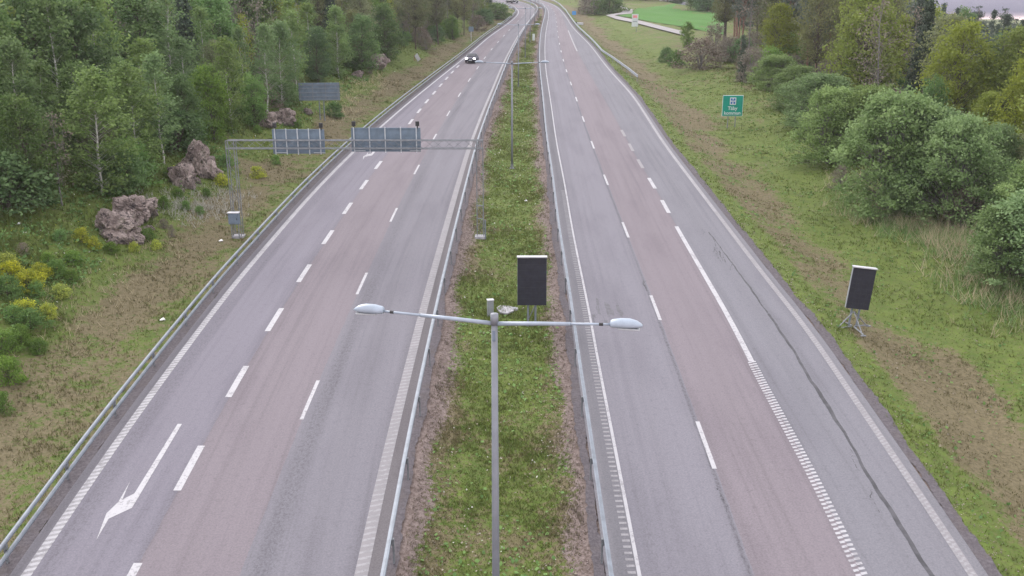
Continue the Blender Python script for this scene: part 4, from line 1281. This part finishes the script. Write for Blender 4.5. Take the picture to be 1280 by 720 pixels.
# low growth along the foot of the wood
n = 0
for i in range(3000):
    if n >= 85: break
    y = rt.uniform(28, 170); dep = rt.uniform(-.8, 9)
    x = edgex(y) - dep
    pr = project((x, y, gz(x, y)))
    if pr is None or pr[0] < -60 or not clear(x, y, 1.15): continue
    k = rt.choices(['darkshrub', 'shrub', 'brush'], [5, 3, 3])[0]
    plant(k, (x, y), rt.uniform(1.0, 2.6), {'darkshrub': 'dark green shrub low under the edge of the left wood', 'shrub': 'fresh green shrub low under the edge of the left wood', 'brush': 'brown twiggy shrub low under the edge of the left wood'}[k],
          {'darkshrub': 'dark undergrowth shrubs of the left wood', 'shrub': 'green undergrowth shrubs of the left wood', 'brush': 'twiggy undergrowth shrubs of the left wood'}[k])
    n += 1
# --- shrubs on the left slope
for kind, u, v, vt, wd, lab in [
    ('yshrub', 103, 303, 285, .8, 'yellow-flowering shrub left of the large broken rock face'),
    ('yshrub', 118, 312, 297, .7, 'smaller yellow shrub touching the lower rock face'),
    ('yshrub', 168, 315, 304, .7, 'tiny yellow shrub below the lower rock face'),
    ('yshrub', 14, 352, 328, 1.0, 'wide yellow-flowering shrub near the left picture edge'),
    ('yshrub', 38, 362, 338, .9, 'yellow-green shrub right of the wide yellow one'),
    ('yshrub', 62, 398, 380, .8, 'loose yellow shrub lowest on the left slope'),
    ('yshrub', 196, 312, 300, .7, 'pale yellow shrub right of the broken rock face'),
    ('shrub', 10, 372, 345, .9, 'green shrub behind the wide yellow one at the left edge'),
    ('shrub', 26, 430, 408, .8, 'green tuft shrub on the left slope below the yellow shrubs'),
    ('shrub', 12, 478, 448, .8, 'green leafy shrub at the left picture edge beside the mown strip'),
    ('shrub', 4, 515, 492, .7, 'lowest green shrub at the left picture edge'),
    ('shrub', 45, 370, 352, .8, 'fresh green shrub beside the yellow-green one'),
    ('yshrub', 6, 338, 318, 1.2, 'loose yellow-green shrub uppermost at the left picture edge'),
    ('yshrub', 52, 348, 330, 1.0, 'yellow shrub in the gap between the rock face and the wide yellow shrub'),
    ('yshrub', 30, 395, 376, 1.1, 'yellow-green shrub below the wide yellow one at the left edge'),
    ('shrub', 70, 345, 326, 1.1, 'broad green shrub between the yellow shrubs and the broken rock face'),
    ('shrub', 40, 410, 388, 1.1, 'broad green shrub beside the loose yellow shrub lowest on the slope'),
    ('shrub', 5, 440, 414, 1.2, 'broad green shrub cut by the left picture edge above the mown strip'),
    ('yshrub', 78, 372, 356, .9, 'small yellow shrub nearest the mown strip on the left slope'),
    ('shrub', 92, 330, 314, 1.0, 'green shrub just left of the small yellow ones under the rock face'),
    ('brush', 215, 296, 282, .6, 'brown twiggy shrub right of the broken rock face'),
    ('brush', 190, 272, 258, .6, 'brown twiggy shrub above the broken rock face'),
    ('shrub', 205, 262, 246, .7, 'green shrub between the two rock outcrops'),
    ('shrub', 283, 208, 194, .8, 'green shrub right of the tall rock outcrop'),
    ('yshrub', 278, 232, 218, .9, 'yellow-green shrub between the tall outcrop and the gantry leg'),
    ('yshrub', 322, 222, 208, .9, 'yellow-green shrub right of the gantry leg'),
    ('shrub', 418, 146, 128, .9, 'bright green shrub under the long sign back'),
    ('shrub', 345, 205, 194, .7, 'green shrub under the smaller gantry sign'),
]:
    plant_px(kind, u, v, vt, lab, None, wd)

for u, v, vt, kind in ((140, 316, 303, 'shrub'), (185, 300, 286, 'shrub'), (128, 290, 278, 'brush'), (163, 262, 250, 'shrub'), (205, 285, 274, 'brush'), (222, 246, 235, 'shrub'), (272, 222, 210, 'shrub'), (240, 186, 176, 'brush'),
                       (212, 220, 208, 'shrub'), (322, 166, 157, 'shrub'), (372, 160, 151, 'shrub'), (462, 92, 84, 'brush'), (258, 246, 236, 'shrub'), (232, 262, 252, 'shrub'), (250, 268, 259, 'shrub'), (60, 330, 316, 'shrub'), (90, 352, 338, 'shrub'), (30, 318, 304, 'brush'), (75, 300, 288, 'shrub'), (18, 400, 382, 'shrub'), (48, 440, 424, 'shrub')):
    plant_px(kind, u, v, vt, {'shrub': 'low green tuft growing between the rocks of the left slope', 'brush': 'low brown tuft growing between the rocks of the left slope'}[kind], {'shrub': 'green tufts between the rocks', 'brush': 'brown tufts between the rocks'}[kind], .9)
# --- right side: the row of willows
for u, v, vt, wd, lab in [
    (968, 112, 70, 1.45, 'farthest round silver-green willow bush in the row right of the green sign'),
    (1020, 158, 94, 1.3, 'second willow bush of the row, just right of the green sign'),
    (1036, 204, 112, .9, 'smaller willow bush in front of the second one'),
    (1085, 200, 110, 1.0, 'willow bush set back in the middle of the row'),
    (1114, 260, 120, .92, 'largest round willow bush in the middle of the row'),
    (1187, 274, 150, .90, 'broad willow bush right of the largest one'),
    (1232, 255, 158, .75, 'willow bush at the back right end of the row'),
    (995, 138, 84, 1.2, 'round willow bush between the farthest and the second one of the row'),
    (1150, 255, 138, .9, 'willow bush squeezed between the largest and the broad one'),
    (1290, 300, 205, 1.1, 'willow bush between the end of the row and the nearest bush'),
    (1258, 350, 258, 1.0, 'nearest willow bush at the right picture edge'),
    (1305, 350, 232, 1.1, 'willow bush cut off by the right picture edge'),
]:
    plant_px('willow', u, v, vt, lab, None, wd)
for kind, u, v, vt, wd, lab in [
    ('brush', 1200, 284, 236, .75, 'yellow-tipped brown shrub in front of the broad willow bush'),
    ('brush', 1160, 268, 225, .7, 'grey twiggy shrub between the two biggest willows'),
    ('brush', 1050, 236, 208, .7, 'grey-brown twiggy shrub at the foot of the largest willow'),
    ('fresh', 1162, 190, 96, .7, 'light-green young birch-like tree rising behind the largest willow'),
    ('darkshrub', 832, 78, 60, .8, 'dark small bush left of the row of far shrubs beyond the green sign'),
    ('shrub', 845, 82, 64, .9, 'bright green bush among the far shrubs beyond the green sign'),
    ('brush', 876, 86, 50, 1.3, 'wide grey-purple bush among the far shrubs beyond the green sign'),
    ('spruce', 928, 100, 44, .9, 'small dark green conifer at the left of the right wood'),
    ('brush', 940, 103, 62, .8, 'dark twiggy shrub next to the small conifer'),
    ('fresh', 858, 60, 28, .9, 'pale green leaning tree by the end of the gravel path'),
    ('brush', 893, 70, 32, .8, 'reddish-brown bush behind the wide grey-purple one'),
    ('brush', 745, 18, -12, 1.5, 'big brown bush on the far verge left of the gravel path'),
    ('brush', 731, 14, -6, 1.0, 'small brown bush beside the big one on the far verge'),
    ('darkshrub', 762, 17, -8, 1.3, 'green bush at the bend of the gravel path'),
    ('yellow', 1252, 190, 36, 1.0, 'bright yellow-green maple at the right picture edge'),
    ('yellow', 1222, 178, 78, .9, 'yellow-green maple between the willows and the bright one'),
    ('yellow', 1275, 215, 58, .8, 'yellow-green tree cut by the right picture edge'),
    ('yellow', 1225, 205, 118, .8, 'low golden-green tree behind the broad willow bush'),
    ('olive', 1278, 262, 150, .8, 'olive brown tree behind the nearest willow'),
    ('sparse', 1160, 120, 8, 1.2, 'thin yellow-leaved birch standing out before the dark spruces'),
    ('bare', 1188, 128, 44, 1.1, 'grey leafless tree right of the thin yellow birch'),
    ('bare', 1175, 124, 56, .9, 'forked leafless tree beside the thin yellow birch'),
    ('pine', 985, 84, -48, 1.0, 'red-trunked pine behind the farthest willow'),
    ('pine', 1008, 98, -44, .9, 'dark pine right of the red-trunked one'),
    ('spruce', 1140, 112, -12, 1.1, 'tall dark spruce left of the thin yellow birch'),
    ('olive', 1098, 110, -8, .8, 'olive budding tree left of the tall dark spruce'),
    ('yellow', 1122, 112, 22, .7, 'yellow-green tree between the olive tree and the tall spruce'),
]:
    plant_px(kind, u, v, vt, lab, None, wd)
# --- the wood behind them: two belts, trees reach down to the hidden ground
RLAB = {'olive': 'olive budding tree in the wood on the right', 'pine': 'pine with bare reddish trunk in the wood on the right', 'spruce': 'dark spruce in the wood on the right', 'bare': 'leafless grey tree in the wood on the right',
        'yellow': 'yellow-green maple in the wood on the right', 'sparse': 'thin yellow-leaved birch in the wood on the right', 'birch': 'pale birch in the wood on the right', 'broad': 'dark broadleaf tree in the wood on the right'}
RGRP = {k: k2 for k, k2 in (('olive', 'olive trees of the right wood'), ('pine', 'pines of the right wood'), ('spruce', 'spruces of the right wood'), ('bare', 'leafless trees of the right wood'), ('yellow', 'maples of the right wood'),
                            ('sparse', 'thin birches of the right wood'), ('birch', 'pale birches of the right wood'), ('broad', 'broadleaf trees of the right wood'))}
for k, u, y, vt in (('spruce', 1184, 150, 9), ('spruce', 1200, 138, 16), ('pine', 1214, 165, 8), ('spruce', 1226, 150, 13), ('pine', 1243, 170, 11), ('spruce', 1247, 140, 18), ('spruce', 1270, 150, 25), ('spruce', 1288, 140, 20), ('pine', 1258, 160, 24), ('spruce', 1170, 160, 4), ('broad', 1190, 125, 12), ('spruce', 1236, 128, 30)):
    x = (u - CU) / F * (y * math.cos(PH) + 3); z = gz(x, y)
    zt = H - y * math.tan(PH + math.atan((vt - CV) / F))
    plant(k, (x, y), zt - z, {'spruce': 'dark spruce standing out against the sky above the maples', 'pine': 'dark pine standing out against the sky above the maples', 'broad': 'rounded green tree against the sky beside the thin yellow birch'}[k], None if k == 'broad' else 'conifers on the skyline', .85)
n = 0
def top_row(u):                       # the tree line against the sky sinks towards the right
    return np.interp(u, [860, 1000, 1120, 1165, 1180, 1290], [-70, -55, -30, 6, 18, 34])
for i in range(12000):
    if n >= 150: break
    y = rt.uniform(48, 215)
    u = rt.uniform(850, 1330)
    x = (u - CU) / F * (y * math.cos(PH) + 3)
    dr = x - float(PR_R(y))
    # front limit of the wood: behind the willow row and beyond the meadow
    lim = np.interp(y, [40, 52, 70, 95, 112, 135, 160, 215], [22, 22, 20, 18, 15.5, 15.5, 22, 40])
    if dr < lim or dr > lim + 70: continue
    z = gz(x, y)
    pr = project((x, y, z))
    if pr[0] < 852: continue
    if y > 140 and pr[0] < 880: continue
    if not clear(x, y, 2.5 + .012 * y): continue
    rightish = pr[0] > 1160
    if rightish and y < 85: wts = [('yellow', 6), ('olive', 3), ('sparse', 1.5), ('bare', 1.0), ('broad', 1)]
    elif rightish: wts = [('spruce', 5), ('pine', 4), ('birch', 1), ('broad', 1.5)]
    else: wts = [('olive', 8), ('pine', 5), ('spruce', 1.6), ('bare', 3), ('yellow', 1.0), ('sparse', 2)]
    k = rt.choices([a for a, b in wts], [b for a, b in wts])[0]
    # height: as tall as its kind, but not above the seen tree line
    vt = top_row(pr[0]) + rt.uniform(0, 34 if rightish else 70) * (1 if k not in ('spruce', 'pine') else .55)
    zt = H - y * math.tan(PH + math.atan((vt - CV) / F))
    hgt = min(zt - z, {'spruce': 17, 'pine': 17}.get(k, 14) * rt.uniform(.85, 1.1))
    if hgt < 3: continue
    plant(k, (x, y), hgt, RLAB[k], RGRP[k], rt.uniform(.8, 1.1) * (1 if hgt > 7 else 1.25))
    n += 1
n = 0
for i in range(4000):
    if n >= 70: break
    y = rt.uniform(48, 140); u = rt.uniform(900, 1320)
    x = (u - CU) / F * (y * math.cos(PH) + 3)
    dr = x - float(PR_R(y))
    lim = np.interp(y, [40, 52, 70, 95, 112, 140], [23, 23, 21, 18, 16, 16])
    if dr < lim or dr > lim + 22 or not clear(x, y, 1.6): continue
    k = rt.choice(['brush', 'brush', 'darkshrub', 'shrub'])
    plant(k, (x, y), rt.uniform(1.6, 3.4), {'brush': 'brown twiggy shrub under the trees of the right wood', 'darkshrub': 'dark green shrub under the trees of the right wood', 'shrub': 'bright green shrub under the trees of the right wood'}[k],
          {'brush': 'twiggy undergrowth of the right wood', 'darkshrub': 'dark undergrowth of the right wood', 'shrub': 'green undergrowth of the right wood'}[k])
    n += 1
# far trees closing the view at the top centre
FL = 'far olive-green tree closing the view beyond the bend'
for i in range(400):
    y = rt.uniform(235, 320); u = rt.uniform(480, 905)
    x = (u - CU) / F * (y * math.cos(PH))
    if float(X('EL', y)) - 9 < x < float(PR_R(y)) + 16: continue
    if 745 < u < 862 and y < 285: continue
    if x < 0 and x > edgex(y) + 2: continue
    if not clear(x, y, 4.5): continue
    k = rt.choice(['olive', 'olive', 'brush', 'broad'])
    plant(k, (x, y), rt.uniform(3, 5) if k == 'brush' else rt.uniform(7, 11), {'olive': FL, 'brush': 'far brown bush beyond the bend', 'broad': 'far dark broadleaf tree beyond the bend'}[k],
          {'olive': 'far olive trees beyond the bend', 'brush': 'far brown bushes beyond the bend', 'broad': 'far dark trees beyond the bend'}[k], 1.2)

# ------------------------------------------------------------------ grass, weeds, leaf litter: uncountable
def tufts(name, pts, hgt, wid, mat, blades=4, seed=0, spread=.06, kindzone=True):
    rg = np.random.default_rng(seed)
    n = len(pts)
    P = np.repeat(pts, blades, 0); Hh = np.repeat(hgt, blades); Wd = np.repeat(wid, blades)
    m = n * blades
    ang = rg.uniform(0, 2 * math.pi, m)
    base = P + np.stack([rg.normal(0, 1, m) * spread * (Wd / .02) ** .5, rg.normal(0, 1, m) * spread * (Wd / .02) ** .5, np.full(m, -.01)], -1)
    side = np.stack([np.cos(ang), np.sin(ang), np.zeros(m)], -1) * Wd[:, None]
    lean = rg.normal(0, .45, (m, 2)) * Hh[:, None]
    tip = base + np.concatenate([lean, (Hh * rg.uniform(.6, 1.2, m))[:, None]], 1)
    V = np.stack([base - side, base + side, tip], 1).reshape(-1, 3)
    Fq = np.arange(m * 3).reshape(m, 3)
    at = {'tint': ('FACE', 'FLOAT', rg.uniform(0, 1, m))}
    if kindzone:
        d_, e_, l_ = zone(V[:, 0].astype(float), V[:, 1].astype(float))
        at['zone'] = ('POINT', 'FLOAT_COLOR', np.stack([d_, e_ + .35, l_, np.ones_like(d_)], -1).clip(0, 1))
    o = link(bpy.data.objects.new(name, np_mesh(name, V, Fq, mat, False, at)))
    tag(o, kind='stuff'); return o
def scatter(n, y0, y1, xf0, xf1, seed, keep=None):
    rg = np.random.default_rng(seed)
    y = y0 * (y1 / y0) ** rg.uniform(0, 1, n)
    a, b = xf0(y), xf1(y)
    x = a + (b - a) * rg.uniform(0, 1, n)
    if keep is not None:
        k = keep(x, y, rg); x, y = x[k], y[k]
    return x, y, rg
def grass_for(name, n, y0, y1, f0, f1, seed, h0, keep=None, hm=None):
    x, y, rg = scatter(n, y0, y1, f0, f1, seed, keep)
    d_, e_, l_ = zone(x, y)
    k = rg.uniform(0, 1, len(x)) > np.clip(e_ * 1.7, 0, .93)
    x, y = x[k], y[k]; d_ = d_[k]
    h = h0 * np.minimum(1, 1.15 - y / 300) * rg.uniform(.5, 1.5, len(x)) * (1.15 - .5 * d_)
    h = h * (.55 + .9 * sst(-.5, .8, bump(x * 1.7, y * 1.7) + rg.normal(0, .3, len(x))))
    if hm is not None: h = h * hm(x, y)
    wd = .008 + .00036 * y
    tufts(name, np.stack([x, y, ground(x, y)], -1), h, wd, M['blades'], 3, seed)
grass_for('median_grass', 48000, 14, 230, lambda y: PL_R(y) + .5, lambda y: PR_L(y) - .3, 1, .10)
grass_for('right_verge_grass', 70000, 14, 240, lambda y: PR_R(y) + .3, lambda y: PR_R(y) + 26, 2, .09, lambda x, y, rg: (y < 135) | (x - PR_R(y) < 9), lambda x, y: 1 + 1.2 * sst(9, 15, x - PR_R(y)))
grass_for('left_verge_grass', 56000, 16, 220, lambda y: RAIL_L(y) - 20, lambda y: RAIL_L(y) - .3, 3, .12, None, lambda x, y: 1 + 1.6 * sst(6, 10, RAIL_L(y) - x))
# tall straw grass at the foot of the willows
def straw_patch(name, poly, n, hgt, mat, seed, wdt=.02):
    rg = np.random.default_rng(seed)
    Pn = []
    poly = [hit(*p) for p in poly]
    for i in range(n):
        k = rg.integers(0, len(poly) - 1); t = rg.uniform()
        q = poly[k].lerp(poly[k + 1], t)
        x, y = q.x + rg.normal() * 1.0, q.y + rg.normal() * 1.2
        Pn.append((x, y, gz(x, y)))
    tufts(name, np.array(Pn), hgt * rg.uniform(.5, 1.2, n), np.full(n, wdt), mat, 4, seed, .12, False)
straw_patch('tall_straw_grass', [(1055, 228), (1110, 272), (1165, 288), (1200, 305), (1235, 345), (1268, 395)], 900, .8, M['leaf_straw'], 4)
straw_patch('tall_green_grass', [(1060, 236), (1110, 276), (1165, 292), (1205, 310), (1240, 350), (1268, 395)], 1500, .6, M['leaf_birch'], 14)
straw_patch('pale_weeds', [(205, 258), (232, 262), (262, 258), (282, 238)], 420, .35, M['leaf_pale'], 5)
straw_patch('dead_brush', [(225, 270), (150, 340), (100, 380), (60, 420)], 260, .30, M['leaf_straw'], 6, .016)
straw_patch('dead_brush', [(420, 150), (445, 110), (480, 95)], 300, .4, M['leaf_straw'], 7, .022)
# broad-leaved weeds on the rough left slope
x, y, rg = scatter(5200, 22, 120, lambda y: RAIL_L(y) - 17, lambda y: RAIL_L(y) - 6.0, 9, lambda x, y, rg: bump(x * .9, y * .9) + rg.normal(0, .3, len(x)) > .12)
npw = 7
cx = np.repeat(np.stack([x, y, ground(x, y) + .10], -1), npw, 0) + rg.normal(size=(len(x) * npw, 3)) * np.array([.17, .17, .09])
V, Fq = quads_from(cx, .055 + .0006 * cx[:, 1], rg, .6, .7)
o = link(bpy.data.objects.new('slope_weeds', np_mesh('slope_weeds', V, Fq, M['leaf_fresh'], False, {'tint': ('FACE', 'FLOAT', rg.uniform(0, 1, len(cx)))}))); tag(o, kind='stuff')
for nm, f0, f1, nn, sd_, mt in (('pale_flower_heads', lambda y: PL_R(y) + 1.2, lambda y: PR_L(y) - .9, 420, 21, 'leaf_pale'), ('pale_flower_heads', lambda y: RAIL_L(y) - 16, lambda y: RAIL_L(y) - 5, 1500, 22, 'leaf_pale'),
                                ('yellow_flower_heads', lambda y: RAIL_L(y) - 16, lambda y: RAIL_L(y) - 6.5, 1300, 23, 'flower_yellow'), ('broad_weeds', lambda y: PL_R(y) + .9, lambda y: PR_L(y) - .6, 2600, 24, 'leaf_fresh'),
                                ('broad_weeds', lambda y: PR_R(y) + .8, lambda y: PR_R(y) + 15, 5200, 25, 'leaf_fresh'), ('dead_leaves', lambda y: PL_R(y) + .7, lambda y: PR_L(y) - .5, 2200, 26, 'leaf_brown'), ('dead_leaves', lambda y: PR_R(y) + .8, lambda y: PR_R(y) + 12, 3000, 27, 'leaf_brown')):
    x, y, rg = scatter(nn, 15, 120, f0, f1, sd_, lambda x, y, rg: bump(x * 1.3 + sd_, y * 1.3) + rg.normal(0, .35, len(x)) > .0)
    c = np.stack([x, y, ground(x, y) + .07], -1)
    V, Fq = quads_from(c, .022 + .0005 * y if 'flower' in nm or 'dead' in nm else .045 + .0007 * y, rg, 1.0, .8)
    o = link(bpy.data.objects.new(nm, np_mesh(nm, V, Fq, M[mt], False, {'tint': ('FACE', 'FLOAT', rg.uniform(0, 1, len(c)))}))); tag(o, kind='stuff')
# stones and dead leaves along the median edges
for nm, fx, nn, sd_ in (('loose_stones', lambda y, r: PL_R(y) + .55 + np.abs(r) * .55, 2600, 11), ('loose_stones', lambda y, r: PR_L(y) - .40 - np.abs(r) * .5, 2200, 12), ('loose_stones', lambda y, r: PR_R(y) + .30 + np.abs(r) * .4, 1600, 13)):
    rg = np.random.default_rng(sd_)
    y = 14 * (110 / 14) ** rg.uniform(0, 1, nn); x = fx(y, rg.normal(size=nn))
    c = np.stack([x, y, ground(x, y) + .02], -1)
    V, Fq = quads_from(c, .014 + .0004 * y, rg, 1.2, .8)
    o = link(bpy.data.objects.new(nm, np_mesh(nm, V, Fq, M['rock'], False))); tag(o, kind='stuff')

# ------------------------------------------------------------------ the air: a thin even haze
bpy.context.view_layer.update()
zlo, zhi = float(ZZ.min()) - 1.0, max(H, max(gz(a, b) + h_ for a, b, r_, h_ in trees)) + 3
mb = MB(); mb.box((0, 345, (zlo + zhi) / 2), (1400, 1000, zhi - zlo))
s = NT('thin_haze')
vol = s.n('ShaderNodeVolumePrincipled'); s.set(vol, 'Color', (.86, .86, .92)); s.set(vol, 'Density', 0.00022); s.set(vol, 'Anisotropy', .2)
s.t.links.new(vol.outputs[0], s.out.inputs['Volume'])
hz = mb.build('haze', s.m); tag(hz, kind='stuff')
